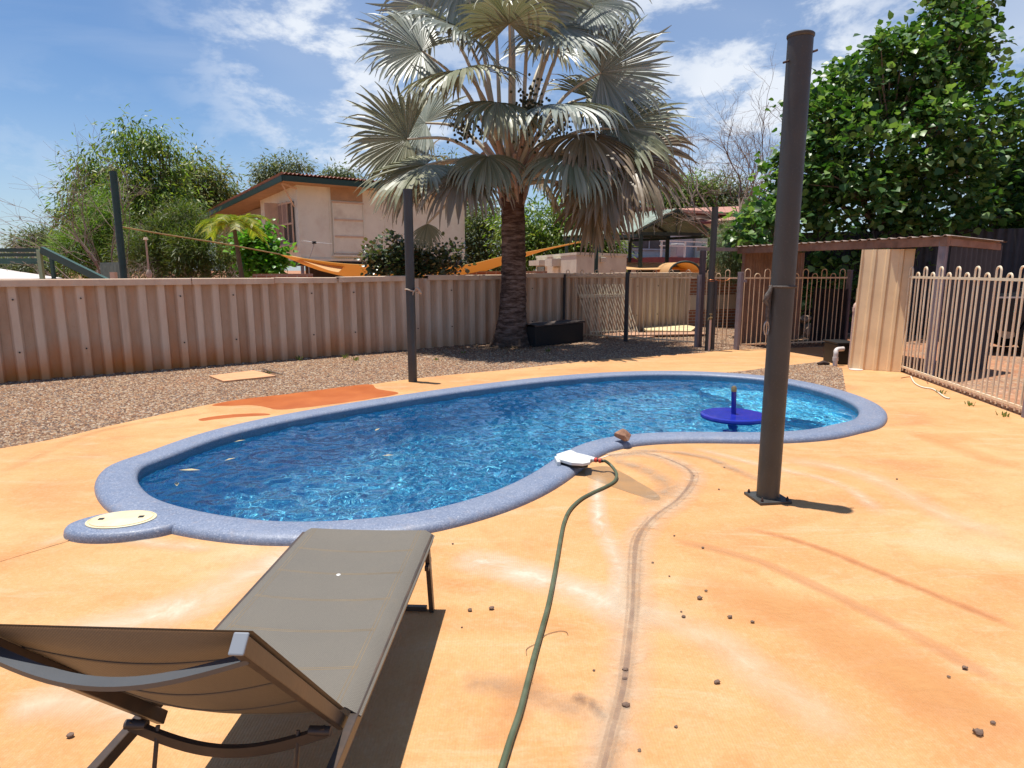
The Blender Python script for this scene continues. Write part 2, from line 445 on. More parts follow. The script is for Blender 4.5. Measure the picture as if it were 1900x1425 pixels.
# the concrete, orange with pale washes
t = NT('orange concrete'); c = t.co()
n1 = t.noise(.55, 5, .6, t.co(scale=(.8, 1.6, 1)), .8); n2 = t.noise(2.2, 6, .65); n3 = t.noise(70, 3, .6); n4 = t.noise(9, 6, .7)
base = t.ramp(n1, [(.28, (.47, .205, .085)), (.45, (.545, .282, .110)), (.60, (.59, .342, .152)), (.80, (.63, .43, .27))])
base = t.mix(t.rng(n2, .5, .78, 0, .55), base, (.50, .19, .06))
base = t.mix(t.rng(n4, .50, .8, 0, .4), base, (.62, .42, .26))
base = t.mix(t.rng(t.noise(4.3, 7, .7, t.co(), .5), .52, .72, 0, .4), base, (.46, .165, .05))
base = t.mix(t.rng(t.noise(1.7, 7, .7, t.co(scale=(.6, 2.2, 1)), 1.0), .54, .68, 0, .5), base, (.63, .43, .27))
base = t.mix(t.rng(t.noise(230, 2, .6), .62, .75, 0, .5), base, (.68, .5, .34))
base = t.mix(t.rng(t.noise(24, 6, .75), .60, .72, 0, .25), base, (.40, .20, .10))
base = t.mix(t.rng(n3, .35, .65, 0, .30), base, (.40, .19, .075))
base = t.mix(t.rng(t.noise(38, 7, .8), .48, .70, 0, .30), base, (.66, .45, .28))
# paler towards where people walk beside the pool: a broad worn area
sep = t.n('ShaderNodeSeparateXYZ'); t.l(t.co(), sep.inputs[0])
brm = t.n('ShaderNodeTexWave', wave_type='BANDS', bands_direction='X'); t.l(t.co(scale=(1, .02, 1)), brm.inputs['Vector']); brm.inputs['Scale'].default_value = 28; brm.inputs['Distortion'].default_value = 3; brm.inputs['Detail'].default_value = 3
hgt = t.math('ADD', t.math('MULTIPLY', brm.outputs[0], .35), t.math('MULTIPLY', t.noise(140, 3, .7), .8))
base = t.mix(t.rng(brm.outputs[0], .2, .9, 0, .07), base, (.5, .24, .1))
M_deck = t.out(t.pbr(base, .85, t.bump(hgt, .55, .005), spec=.25))
deck = solo('pool_deck', sheet(deck_poly, [hole], 0.0), M_deck, kind='structure')
deck.data.materials[0] = M_deck

def gravel_mat(name, cols, scale=34, soil=(.30, .14, .07)):
    t = NT(name); vo = t.n('ShaderNodeTexVoronoi'); t.l(t.co(), vo.inputs['Vector']); vo.inputs['Scale'].default_value = scale
    n = len(cols); col = t.ramp(vo.outputs['Color'], [(i / n, c) for i, c in enumerate(cols)], 'CONSTANT')
    col = t.mix(t.rng(vo.outputs['Distance'], .45, .75), col, tuple(x * .35 for x in soil))
    col = t.mix(t.rng(t.noise(.9, 5, .6), .52, .72, 0, .5), col, soil)
    return t.out(t.pbr(col, .85, t.bump(vo.outputs['Distance'], -.8, .02), spec=.2))
GC = [(.13, .075, .05), (.32, .20, .12), (.21, .115, .07), (.42, .30, .19), (.18, .135, .11), (.34, .185, .095), (.48, .38, .28)]
M_gravel = gravel_mat('gravel', GC)
# gravel bed between paving and fence
WD = V(.8, .6, 0); WN = V(.6, -.8, 0); W0 = V(-7.43, 9.25, 0)      # fence line, direction, normal towards the pool
fa = W0 - WD * 8; fb_ = W0 + WD * 15.6
gp = [(p.x, p.y) for p in far][::-1]
bed = [(fa.x, fa.y), (far[0].x, far[0].y)] + [(p.x, p.y) for p in far[1:]] + [(4.57, 13.1), (7.0, 13.7), (7.1, 18.3), (fb_.x, fb_.y)]
solo('gravel_bed', sheet(bed, [], lambda x, y: -.006), M_gravel, kind='structure')
# island of gravel on the far right of the pool
isl = [G(1372, 690), G(1450, 680), G(1521, 672), G(1562, 684), G(1566, 733), G(1500, 716), G(1420, 702)]
isl_xy = [(p.x, p.y) for p in isl[:4]] + [(G(1568, 720).x, G(1568, 720).y), (G(1572, 733).x, G(1572, 733).y)]
lo_ = [(p.x, p.y) for p in [OUT[i] for i in range(220)] if p.x > 3.0 and p.y > 8.2]
seg = sorted([p for p in OUT if p.y > 7.9 and 3.0 < p.x < 4.75 ], key=lambda p: -p.x)
isl_xy += [(p.x - .03, p.y - .03) for p in seg if p.x < isl_xy[-1][0]]
solo('gravel_island', sheet(isl_xy, [], .006), M_gravel, kind='structure')
# loose stones on both beds
t = NT('gravel stones'); gi = t.n('ShaderNodeNewGeometry')
t.out(t.pbr(t.ramp(gi.outputs['Random Per Island'], [(i / 7, c) for i, c in enumerate(GC)], 'CONSTANT'), .8, spec=.25)); M_stone = t.m
def pebbles(poly, n, z, r0, r1, near=0):
    mb = MB(); xs = [p[0] for p in poly]; ys = [p[1] for p in poly]; rr = random.Random(5); k = 0
    vs = []; fs = []
    while k < n:
        x, y = rr.uniform(min(xs), max(xs)), rr.uniform(min(ys), max(ys))
        if near and rr.random() > (near / max(near, y)) ** 2: continue
        if abs(x) > .88 * y: 
            if x < -.88 * y or x > .9 * y: k += .02; continue
        if not inpoly((x, y), poly): continue
        k += 1; r = rr.uniform(r0, r1); a = rr.uniform(0, 6.28); c_, s_ = math.cos(a), math.sin(a); e = rr.uniform(.55, 1)
        b = len(vs)
        for dx, dy, dz in ((1, 0, .1), (.2, e, 0), (-1, .1, .05), (-.1, -e, 0), (.25, .15, .65), (-.45, -.1, .5)):
            vs.append((x + r * (dx * c_ - dy * s_), y + r * (dx * s_ + dy * c_), z + r * dz))
        fs += [(b, b + 1, b + 4), (b + 1, b + 5, b + 4), (b + 1, b + 2, b + 5), (b + 2, b + 3, b + 5), (b + 3, b + 4, b + 5), (b + 3, b, b + 4)]
    mb.v = vs; mb.f = fs; return mb
solo('loose_gravel', pebbles(bed, 42000, -.008, .008, .021, near=6), M_stone, kind='stuff', label='small brown and tan stones covering the gravel bed', cat='gravel')
solo('loose_gravel', pebbles(isl_xy, 5200, .004, .008, .018), M_stone, kind='stuff', label='small tan stones filling the gravel island beside the far end of the pool', cat='gravel')

# red earth and gravel to the horizon
t = NT('red earth'); base = t.ramp(t.noise(.5, 6, .6), [(.3, (.36, .13, .055)), (.6, (.46, .20, .10)), (.8, (.42, .28, .18))])
vo = t.n('ShaderNodeTexVoronoi'); t.l(t.co(), vo.inputs['Vector']); vo.inputs['Scale'].default_value = 22
base = t.mix(t.rng(t.noise(.6, 4), .4, .6, 0, .8), base, t.ramp(vo.outputs['Color'], [(i / 7, c) for i, c in enumerate(GC)], 'CONSTANT'))
M_earth = t.out(t.pbr(base, .9, t.bump(vo.outputs['Distance'], -.5, .02), spec=.2))
solo('ground', sheet([(-900, -300), (900, -300), (900, 1500), (-900, 1500)], [[(p.x, p.y) for p in offset(OUT, .1)]], -.03, [(x, y) for x in (-40, -20, 0, 20, 40) for y in (-20, 0, 20, 40, 60)]), M_earth, kind='structure')
# grassy strips of leaf litter under the palm
M_litter = simple('dry leaf litter', (.16, .11, .06), .9, .5, 30)

# stains and seams lying on the concrete
def stain(pts, w, col, amt, z, name='stain', rough=.85, soft=1.0, ns=3., taper=True, aniso=1, parent=deck):
    P = resample(catmull([G(*p) for p in pts], 6, closed=False), 40, closed=False)
    mb = MB(); rows = []; uv = []
    for i, p in enumerate(P):
        tt = (P[min(i + 1, 39)] - P[max(i - 1, 0)]).normalized(); nn = V(-tt.y, tt.x, 0)
        ww = (w if not isinstance(w, (list, tuple)) else np.interp(i / 39, np.linspace(0, 1, len(w)), w)) / 2
        row = []
        for k in range(5):
            f = -1 + k * .5; q = p + nn * (ww * f); row.append((q.x, q.y, z)); uv.append((i / 39, f * .5 + .5))
        rows.append(row)
    mb.grid(rows); mb.f = [f[::-1] for f in mb.f]; mb.uv = uv
    t = NT(name + ' on concrete'); u = t.n('ShaderNodeUVMap'); s_ = t.n('ShaderNodeSeparateXYZ'); t.l(u.outputs[0], s_.inputs[0])
    e = t.math('ABSOLUTE', t.math('SUBTRACT', s_.outputs[1], .5)); e = t.rng(e, .5, .5 - soft * .5)
    ends = t.math('MULTIPLY', t.rng(s_.outputs[0], 0, .12), t.rng(s_.outputs[0], 1, .85)) if taper else 1.0
    nz = t.rng(t.noise(ns, 7, .72, t.co(), .6), .26, .62)
    al = t.math('MULTIPLY', t.math('MULTIPLY', e, ends), t.math('MULTIPLY', nz, amt))
    tr = t.n('ShaderNodeBsdfTransparent'); ms = t.n('ShaderNodeMixShader'); t.l(al, ms.inputs[0]); t.l(tr.outputs[0], ms.inputs[1])
    t.l(t.pbr(col, rough, spec=.25), ms.inputs[2]); t.out(ms.outputs[0])
    return part(parent, name, mb, t.m)
z = .0015
STAINS = [
 ([(40,1200),(300,1140),(520,1040),(600,1010)], .42, (0.688,0.576,0.432), .9, 2.2),
 ([(840,1030),(960,1060),(1130,1120),(1200,1180)], .36, (0.688,0.592,0.464), .85, 3),
 ([(1180,1120),(1330,1190),(1420,1260),(1600,1380)], .30, (0.672,0.544,0.376), .6, 3),
 ([(1110,880),(1110,960),(1150,1060),(1130,1160)], .16, (0.656,0.576,0.440), .8, 5),
 ([(1240,1000),(1400,1040),(1600,1130),(1900,1290)], .12, (0.560,0.288,0.136), .8, 4),
 ([(1380,980),(1500,1010),(1700,1090),(1900,1170)], .09, (0.480,0.192,0.080), .65, 5),
 ([(1440,850),(1600,880),(1760,960),(1900,1010)], .30, (0.656,0.480,0.304), .75, 2),
 ([(1280,830),(1400,860),(1560,900),(1640,960)], .16, (0.640,0.512,0.352), .7, 4),
 ([(60,1020),(160,990),(300,1010),(420,1020)], .18, (0.656,0.528,0.368), .6, 4),
 ([(0,1330),(120,1300),(300,1330)], .3, (0.688,0.560,0.400), .6, 3),
 ([(850,1260),(1000,1290),(1100,1340)], .18, (0.360,0.240,0.160), .45, 9),
 ([(1060,1290),(1100,1310),(1130,1340)], .08, (0.200,0.120,0.088), .7, 22),
 ([(1000,1240),(960,1300),(900,1400)], .2, (0.560,0.288,0.128), .5, 4),
 ([(1250,1080),(1500,1150),(1900,1400)], .5, (0.592,0.296,0.112), .7, 2),
 ([(1700,800),(1800,840),(1900,870)], .35, (0.608,0.336,0.136), .6, 2),
 ([(0,880),(180,800),(420,760)], .2, (0.624,0.360,0.160), .6, 3)]
for pts, w, col, amt, ns in STAINS:
    stain(pts, w, col, amt, z, ns=ns); z += .0003
# the patched seam that winds down from the pool
seam = [(1130,846),(1200,842),(1262,862),(1287,885),(1262,925),(1215,960),(1185,1000),(1178,1060),(1176,1120),(1168,1200),(1158,1280),(1140,1350),(1118,1440)]
stain(seam, .26, (.62, .46, .31), .7, z, 'seam', ns=7, taper=False, soft=.8)
stain(seam, [.11, .09, .07, .10, .06, .10, .12, .07, .10, .14], (.38, .26, .175), .42, z + .0006, 'seam', ns=12, taper=False, soft=.9)
sm2 = [(x - 2, y) for x, y in seam]
stain(sm2, [.012, .02, .03, .015, .035, .02, .03, .02], (.26, .17, .13), .45, z + .0012, 'seam', ns=5, taper=False, soft=.3)
stain([(x + 9, y) for x, y in seam], .016, (.36, .25, .17), .22, z + .0018, 'seam', ns=3, taper=False, soft=.6)
stain([(x - 12, y) for x, y in seam[5:]], .014, (.40, .27, .18), .35, z + .0018, 'seam', ns=14, taper=False, soft=.3)
stain([(1150,838),(1230,838),(1310,850),(1370,875),(1430,900)], .14, (.40, .29, .20), .7, z + .0021, ns=5)
stain([(1120,850),(1190,870),(1240,905),(1180,940)], .22, (.40, .30, .21), .6, z + .0024, ns=9)
stain([(0,1042),(120,1006),(170,992)], .012, (.45, .22, .10), 1.2, z + .003, 'joint', ns=4, taper=False, soft=.4)

# wet patches
def patch(name, px, z, m, label, cat, jag=.02, k=8):
    P = resample(catmull([G(*p) for p in px], k), 120); rr = random.Random(len(px))
    P = [p + V(mnoise.noise(p * 6), mnoise.noise(p * 6 + V(9, 9, 9)), 0) * jag for p in P]
    if sum(P[i].x * P[(i + 1) % 120].y - P[(i + 1) % 120].x * P[i].y for i in range(120)) < 0: P.reverse()
    c = sum(P, Vector()) / len(P)
    return solo(name, MB().prism([(p.x, p.y) for p in P], z - .001, z), m, label, cat, loc=(c.x, c.y, z))
t = NT('wet concrete'); M_wet = t.out(t.pbr(t.ramp(t.noise(2.5, 5), [(.35, (.40, .095, .018)), (.65, (.50, .14, .032))]), .30, t.bump(t.noise(80), .08, .003), spec=.35))
t = NT('damp concrete'); M_damp = t.out(t.pbr(t.ramp(t.noise(6, 5), [(.35, (.30, .18, .09)), (.65, (.38, .21, .09))]), .35, spec=.3))
patch('wet_patch', [(440,742),(560,728),(680,713),(700,722),(740,729),(700,738),(600,752),(520,760),(500,757),(470,752),(420,753),(395,752)], .0013, M_wet, 'dark orange wet patch on the paving along the far side of the pool', 'wet patch')
patch('wet_patch', [(372,777),(420,770),(480,767),(500,770),(440,774),(400,778),(375,781)], .0013, M_wet, 'thin curved wet streak beside the far coping at the left end', 'wet patch', .006)
patch('wet_patch', [(1094,868),(1130,866),(1160,880),(1195,900),(1222,920),(1216,928),(1180,918),(1140,905),(1120,897),(1090,885),(1086,876)], .0013, M_damp, 'brown wedge shaped damp patch under the bend of the hose', 'wet patch', .012)

# small stones scattered on the paving
M_peb = simple('brown pebble', (.16, .10, .07), .8, .4, 30, .3, 90)
pp = [(872,1134,1.2),(912,1131,1.3),(1298,1112,1.4),(1310,1098,.9),(1268,1146,1.0),(1354,1147,1.2),(1396,1156,1.0),(1264,1136,.6),(1330,1268,1.3),(1790,1242,1.2),
 (1814,1363,1.9),(1160,1246,1.3),(1159,1262,1.1),(1161,1312,1.6),(1211,1045,.8),(1251,995,.7),(1304,1018,.9),(1242,1070,.6),(1254,1350,.7),(1186,1394,.7),
 (1287,884,.8),(1334,909,.8),(1344,868,.8),(1664,890,.8),(131,1368,1.3),(1256,939,.5),(1842,1344,1.0),(1760,1258,.8),(840,1010,.7),(857,1165,.5),(1102,1245,.6),(1466,929,.9)]
names = {0:'small dark pebble on the paving, left one of the pair right of the lounger foot',1:'small dark pebble on the paving, right one of the pair right of the lounger foot',
 8:'round brown pebble lying alone in the middle of the right half paving',9:'brown pebble near the right edge of the paving',10:'largest dark brown pebble in the lower right corner of the paving',
 11:'rusty pebble on the patched seam, topmost of the three there',12:'dark round pebble on the patched seam, middle one of the three there',13:'long reddish pebble on the patched seam, lowest of the three there',24:'grey pebble on the paving left of the lounger leg'}
for i, (px, py, s_) in enumerate(pp):
    p = G(px, py); r = .0075 * s_; rr = random.Random(i)
    bm = bmesh.new(); bmesh.ops.create_icosphere(bm, subdivisions=2, radius=1)
    mb = MB(); mb.v = [tuple(p + V(v.co.x * r * 1.3, v.co.y * r, (v.co.z * .7 + .62) * r) + Vector([mnoise.noise(v.co * 1.3 + V(i, 0, 0)) * r * .5] * 3) * .8 + V(0, 0, .0)) for v in bm.verts]
    zmin = min(v[2] for v in mb.v); mb.v = [(a, b, c - zmin + .02 if False else c - zmin + .001) for a, b, c in mb.v]
    mb.f = [tuple(v.index for v in f.verts) for f in bm.faces]; bm.free()
    lab = names.get(i, 'tiny brown pebble among those scattered on the orange paving')
    solo('pebble', mb, M_peb, lab, 'pebble', loc=(p.x, p.y, 0), smooth=50, group='pebbles scattered on the paving')
# ================================================================ CORRUGATED FENCE
def wallmat(name, cols, rust, zr=.42):
    t = NT(name); c = t.co(); sp = t.n('ShaderNodeSeparateXYZ'); ge = t.n('ShaderNodeNewGeometry'); t.l(ge.outputs['Position'], sp.inputs[0])
    pos = ge.outputs['Position']
    mp = t.n('ShaderNodeMapping'); t.l(pos, mp.inputs[0]); mp.inputs['Scale'].default_value = (1, 1, .3)
    n = t.noise(3.0, 6, .6, mp.outputs[0]); col = t.ramp(n, [(.3, cols[0]), (.55, cols[1]), (.75, cols[2])])
    nb = t.noise(1.1, 5, .6, pos)
    h_ = t.math('ADD', sp.outputs[2], t.math('MULTIPLY', t.math('SUBTRACT', nb, .5), -.9))
    left = t.rng(sp.outputs[0], 1.0, -5.5, .15, 1)
    col = t.mix(t.math('MULTIPLY', t.rng(h_, zr + .12, .05), left), col, rust)
    col = t.mix(t.math('MULTIPLY', t.rng(t.noise(2.2, 6, .7, mp.outputs[0]), .5, .75, 0, .45), left), col, tuple(x * 1.25 for x in rust))
    n2 = t.noise(26, 6, .7, pos); col = t.mix(t.rng(n2, .58, .75, 0, .35), col, tuple(x * .55 for x in cols[0]))
    if zr > .1:      # lit ridges and shaded valleys painted into the colour, valleys in dusty red
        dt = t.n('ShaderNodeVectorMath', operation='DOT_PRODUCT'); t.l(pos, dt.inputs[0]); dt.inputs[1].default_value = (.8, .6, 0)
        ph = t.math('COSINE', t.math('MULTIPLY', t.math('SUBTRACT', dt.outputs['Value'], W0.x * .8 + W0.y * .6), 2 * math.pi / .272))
        ridge_light = t.math('MULTIPLY', t.rng(ph, -.1, .7), t.rng(t.noise(5, 5, .6, mp.outputs[0]), .2, .5, .25, .8))
        col = t.mix(t.math('MULTIPLY', ridge_light, t.rng(sp.outputs[2], .2, .6, .2, .55)), col, tuple(min(.8, x * 1.08) for x in cols[2]))
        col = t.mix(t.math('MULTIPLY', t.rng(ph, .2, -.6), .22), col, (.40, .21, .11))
    m2 = t.n('ShaderNodeMapping'); t.l(pos, m2.inputs[0]); m2.inputs['Scale'].default_value = (1, 1, .06)
    col = t.mix(t.rng(t.noise(14, 4, .6, m2.outputs[0]), .58, .8, 0, .22), col, tuple(x * .6 for x in cols[0]))
    return t.out(t.pbr(col, .85, t.bump(t.noise(60, 4, .6, pos), .25, .006), spec=.2))
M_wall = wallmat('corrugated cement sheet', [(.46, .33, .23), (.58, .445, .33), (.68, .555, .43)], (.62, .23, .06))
M_cap = wallmat('fence capping', [(.58, .42, .30), (.68, .52, .38), (.74, .60, .46)], (.58, .33, .18), .0)
M_bolt = simple('bolt head', (.05, .04, .035), .6, bump=0)
fence = thing('corrugated_fence', 'tall weathered cement sheet fence with deep corrugations, rust stained base and pale capping', 'fence', (W0.x, W0.y, -.02))
WH = 1.43; PITCHC = .272
def wall_pt(l, off, z): p = W0 + WD * l + WN * off; return (p.x, p.y, z)
def prof_off(l):
    ph = (l / PITCHC) % 1.0
    a = .5 + .5 * math.cos(2 * math.pi * ph)
    a = min(1, max(0, (a - .32) / .42)); a = a * a * (3 - 2 * a)
    return .095 * a                      # narrow rounded ridges, wide valleys
L0, L1 = -7.5 * PITCHC * 4, 15.5
npan = 0
l = L0; pidx = 0
while l < L1:
    le = min(l + PITCHC * 4 + .06, L1); n = 64
    lean = random.Random(pidx).uniform(-.012, .012); dz = random.Random(pidx + 50).uniform(-.01, .012)
    top = WH + dz + (.03 if l > 6.9 else 0)
    if l + PITCHC * 4 > -1.0 and not (l > L1 - .1):
        fr, bk = [], []
        for i in range(n + 1):
            q = l + (le - l) * i / n; o_ = prof_off(q) + .007 * (pidx % 2) + lean * .4
            fr.append((q, o_)); bk.append((q, o_ - .007))
        mb = MB(); zs = [-.05, .25, .7, 1.1, top]
        mb.grid([[wall_pt(q, o_, z_) for q, o_ in fr] for z_ in zs]); mb.grid([[wall_pt(q, o_, z_) for q, o_ in bk] for z_ in zs][::-1])
        mb.grid([[wall_pt(fr[k][0], fr[k][1], z_) for z_ in zs] if h_ == 0 else [wall_pt(bk[k][0], bk[k][1], z_) for z_ in zs] for k in (0,) for h_ in (0, 1)])
        mb.grid([[wall_pt(fr[k][0], fr[k][1], z_) for z_ in zs] if h_ == 1 else [wall_pt(bk[k][0], bk[k][1], z_) for z_ in zs] for k in (n,) for h_ in (0, 1)])
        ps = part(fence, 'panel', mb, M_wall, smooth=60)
        mb = MB()
        for q in ([l + PITCHC * (1 if pidx % 2 else 0) + PITCHC * 2] if 1 else []):
            q = round(q / PITCHC) * PITCHC
            for z_ in (.42, 1.18):
                o_ = prof_off(q) + .012
                p = Vector(wall_pt(q, o_, z_)); mb.tube([p, p + WN * .012], .013, 8)
                part(ps, 'bolt', mb, M_bolt, smooth=40); mb = MB()
    l += PITCHC * 4; pidx += 1
# cappings
caps = [(-8, -5.6), (-5.58, -3.2), (-3.18, -.2), (-.19, 2.62), (2.635, 3.95), (3.96, 5.10), (5.14, 6.62), (7.05, 8.3), (8.32, 9.35), (9.36, 12.35), (12.42, 15.5)]
for i, (a, b) in enumerate(caps):
    if b < -1.5: continue
    zz_ = WH + .012 + (.03 if a > 6.9 else 0) + random.Random(i).uniform(-.006, .008) + (.03 if a > 9.3 else 0); tilt = random.Random(i + 9).uniform(-.012, .012)
    pts = []
    for q, dz in ((a, 0), (b, tilt)):
        pts.append([wall_pt(q, -.03, zz_ + .028 + dz), wall_pt(q, .150, zz_ + .028 + dz), wall_pt(q + (.05 if q == a else -.03) * (i in (5, 6)), .158, zz_ + .018 + dz), wall_pt(q + (.10 if q == a else -.07) * (i in (5, 6)), .158, zz_ - .075 + dz),
                    wall_pt(q, .146, zz_ - .075 + dz), wall_pt(q, .146, zz_ + .012 + dz), wall_pt(q, -.03, zz_ + .012 + dz)])
    mb = MB().grid(pts, closed=True); mb.f = [f[::-1] for f in mb.f]; mb.f += [tuple(range(7)), tuple(range(7, 14))[::-1]]
    part(fence, 'capping', mb, M_cap)

# brick and block wall beyond the end of the fence
t = NT('red brick'); br = t.n('ShaderNodeTexBrick'); mp = t.n('ShaderNodeMapping'); tcx = t.n('ShaderNodeTexCoord'); t.l(tcx.outputs['UV'], br.inputs['Vector'])
br.inputs['Color1'].default_value = (.30, .11, .06, 1); br.inputs['Color2'].default_value = (.38, .17, .10, 1); br.inputs['Mortar'].default_value = (.40, .34, .28, 1)
br.inputs['Scale'].default_value = 1; br.inputs['Mortar Size'].default_value = .012; br.inputs['Brick Width'].default_value = .24; br.inputs['Row Height'].default_value = .086
M_brick = t.out(t.pbr(br.outputs['Color'], .85, t.bump(br.outputs['Fac'], -.4, .01)))
def uvbox(mb, mscale=1):                  # planar coordinates in metres for brick walls
    uv = []
    for v in mb.v: uv.append(((v[0] * .8 + v[1] * .6) * mscale, v[2] * mscale))
    mb.uv = uv; return mb
M_block = simple('pale render', (.56, .46, .36), .85, .12, 3, .2)
M_cream2 = simple('cream paint', (.66, .60, .48), .7, .08, 2, .1, dirt=(.40, .30, .22), dirt_amt=.35)
e = W0 + WD * 15.55
bw = thing('brick_wall', 'low red brick wall with a pale rendered band beyond the pool fence', 'wall', (e.x, e.y, 0))
bdir = V(.93, .36, 0).normalized()
def bwb(z0, z1, th, off=0, l0=0., l1=4.2):
    p, q = e + bdir * l0, e + bdir * l1
    return MB().beam(V(p.x, p.y, (z0 + z1) / 2), V(q.x, q.y, (z0 + z1) / 2), th, z1 - z0)
part(bw, 'brickwork', uvbox(bwb(-.02, .48, .2)), M_brick); part(bw, 'rendered_band', bwb(.48, .90, .26), M_block)
part(bw, 'brickwork', uvbox(bwb(.90, 1.40, .2)), M_brick); part(bw, 'coping_board', bwb(1.40, 1.52, .28), M_cap)
part(bw, 'ledge', MB().beam(e + bdir * 1.6 + V(.1, -.3, .93), e + bdir * 4 + V(.1, -.3, .93), .5, .06), M_block)

# loose slabs and boards behind the pool fence
M_board = simple('bleached board', (.62, .52, .30), .8, .2, 4, .2, dirt=(.4, .2, .1))
M_boardr = simple('red stained board', (.42, .24, .15), .8, .25, 5, .2)
def board(pxs, z0, th, m, lab, name='board', cat='board'):
    q = [G(px, py, z0) for px, py in pxs]; c = sum(q, Vector()) / 4
    mb = MB().prism([(p.x, p.y) for p in q], z0 - th, z0)
    return solo(name, mb, m, lab, cat, loc=(c.x, c.y, 0))
board([(1168,622),(1262,609),(1245,617),(1196,627)], .03, .03, M_boardr, 'reddish board lying on the gravel behind the middle of the pool fence')
board([(1112,616),(1172,613),(1200,621),(1130,626)], .03, .03, M_boardr, 'dark stained board lying flat below the leaning spare fence panel')
board([(1190,606),(1255,600),(1292,606),(1282,614),(1200,613)], .09, .05, M_board, 'pale yellow sheet lying highest on the boards behind the pool fence')
board([(1150,618),(1290,615),(1330,619),(1155,622)], .06, .03, M_boardr, 'long thin dark plank lying flat behind the pool fence')
# cracked paver in the gravel
M_paver = simple('orange paver', (.58, .30, .15), .85, .15, 4, .3, dirt=(.4, .22, .13))
c = G(446, 697); q = [G(388, 697, .02), G(470, 687, .02), G(512, 697, .02), G(415, 707, .02)]
solo('paving_slab', MB().prism([(p.x, p.y) for p in q][::-1], -.02, .022), M_paver, 'cracked orange square slab lying in the gravel near the corrugated fence', 'slab', loc=(c.x, c.y, 0), bevel=.005)
# ================================================================ POOL FENCE, GATE, POSTS
M_rail = simple('cream powder coat', (.70, .52, .34), .5, .12, 8, .08, dirt=(.45, .22, .10), dirt_amt=.5)
M_lilac = simple('grey painted steel post', (.23, .20, .22), .6, .15, 8, .1, dirt=(.30, .17, .11), dirt_amt=.4)
M_grey = simple('charcoal painted steel', (.05, .052, .058), .45, .15, 8, .06, dirt=(.12, .07, .05), dirt_amt=.35)
M_purp = simple('purple brown painted steel', (.10, .075, .085), .55, .15, 8, .08)
def hoops(mb, A, B, zb, zl, zh, w, pitch, r=.009, start=0, lean=V(0, 0, 0), ph=0):
    d = (B - A); Ln = d.length; d = d / Ln; x = start; k = ph
    while x + w < Ln + 1e-3:
        zt = zh if k % 2 == 0 else zl; rr = w / 2; pts = []
        def q(o_, z): p = A + d * (x + o_) + lean * ((z - zb) / (zl - zb)); return V(p.x, p.y, z)
        pts = [q(0, zb), q(0, zt - rr)] + [q(rr - rr * math.cos(a), zt - rr + rr * math.sin(a)) for a in [math.pi * j / 8 for j in range(1, 8)]] + [q(w, zt - rr), q(w, zb)]
        mb.tube(pts, r, 6); x += pitch; k += 1
    return mb
def fpanel(root, A, B, zb=.05, zl=1.53, zh=1.60, zr=1.44, w=.085, pitch=.19, rb=.10, **k):
    mb = hoops(MB(), A, B, zb, zl, zh, w, pitch, **k)
    part(root, 'hoop_pickets', mb, M_rail, smooth=50)
    u = (B - A).normalized()
    part(root, 'top_rail', MB().beam(A + V(0, 0, zr), B + V(0, 0, zr), .022, .032), M_rail)
    part(root, 'bottom_rail', MB().beam(A + V(0, 0, rb), B + V(0, 0, rb), .022, .03), M_rail)
def gp_(px, py): p = G(px, py); return p
FA, FB, FC = V(1.42, 16.9, 0), V(2.59, 14.67, 0), V(3.90, 13.62, 0)
FD = V(4.57, 13.1, 0); FE = V(7.16, 13.9, 0)
fA = gp_(1041, 617)
FA = V(1.26, 15.56, 0)
pf = thing('pool_fence', 'cream loop top pool fence from the corrugated fence past the chest to the gate', 'fence', FB)
fpanel(pf, FA + (FB - FA) * .02, FB - (FB - FA).normalized() * .03)
fpanel(pf, FB + (FC - FB).normalized() * .05, FC - (FC - FB).normalized() * .05, ph=1)
fpanel(pf, FC + (FD - FC).normalized() * .16, FD - (FD - FC).normalized() * .06)
def post(root, p, s_, z, m, name='post'): return part(root, name, MB().box((p.x, p.y, z / 2 - .02), (s_, s_, z + .04), Matrix.Rotation(R(37), 3, 'Z')), m, bevel=.004)
post(pf, FA, .07, 1.50, M_grey); post(pf, FB, .075, 1.55, M_grey); post(pf, FC, .07, 1.5, M_lilac)
post(pf, FD, .085, 1.56, M_lilac)
gt = thing('pool_gate', 'cream loop top pool gate panel in front of the shaded shelter', 'gate', FD)
g0, g1 = FD + (FE - FD).normalized() * .10, FE - (FE - FD).normalized() * .06
fpanel(gt, g0, g1, zb=.06, zl=1.53, zh=1.62, zr=1.44, w=.13, pitch=.235)
post(gt, FE, .09, 1.60, M_purp)
part(gt, 'latch', MB().box((FD + (FE - FD).normalized() * .08 + V(0, -.03, 1.38)), (.09, .03, .05)), M_lilac)
# small side panel right of the gate, half hidden by the leaning sheet
sf = thing('side_fence', 'short flat topped cream fence panel between the gate post and the leaning sheet', 'fence', (7.3, 13.7, 0))
mb = MB()
sA, sB = V(7.26, 13.75, 0), V(8.1, 13.3, 0)
for i in range(8): p = sA.lerp(sB, i / 7); mb.tube([p + V(0, 0, .05), p + V(0, 0, 1.22)], .009, 6)
part(sf, 'pickets', mb, M_rail, smooth=50); part(sf, 'top_rail', MB().beam(sA + V(0, 0, 1.22), sB + V(0, 0, 1.22), .02, .03), M_rail)
part(sf, 'middle_rail', MB().beam(sA + V(0, 0, 1.04), sB + V(0, 0, 1.04), .02, .03), M_rail)

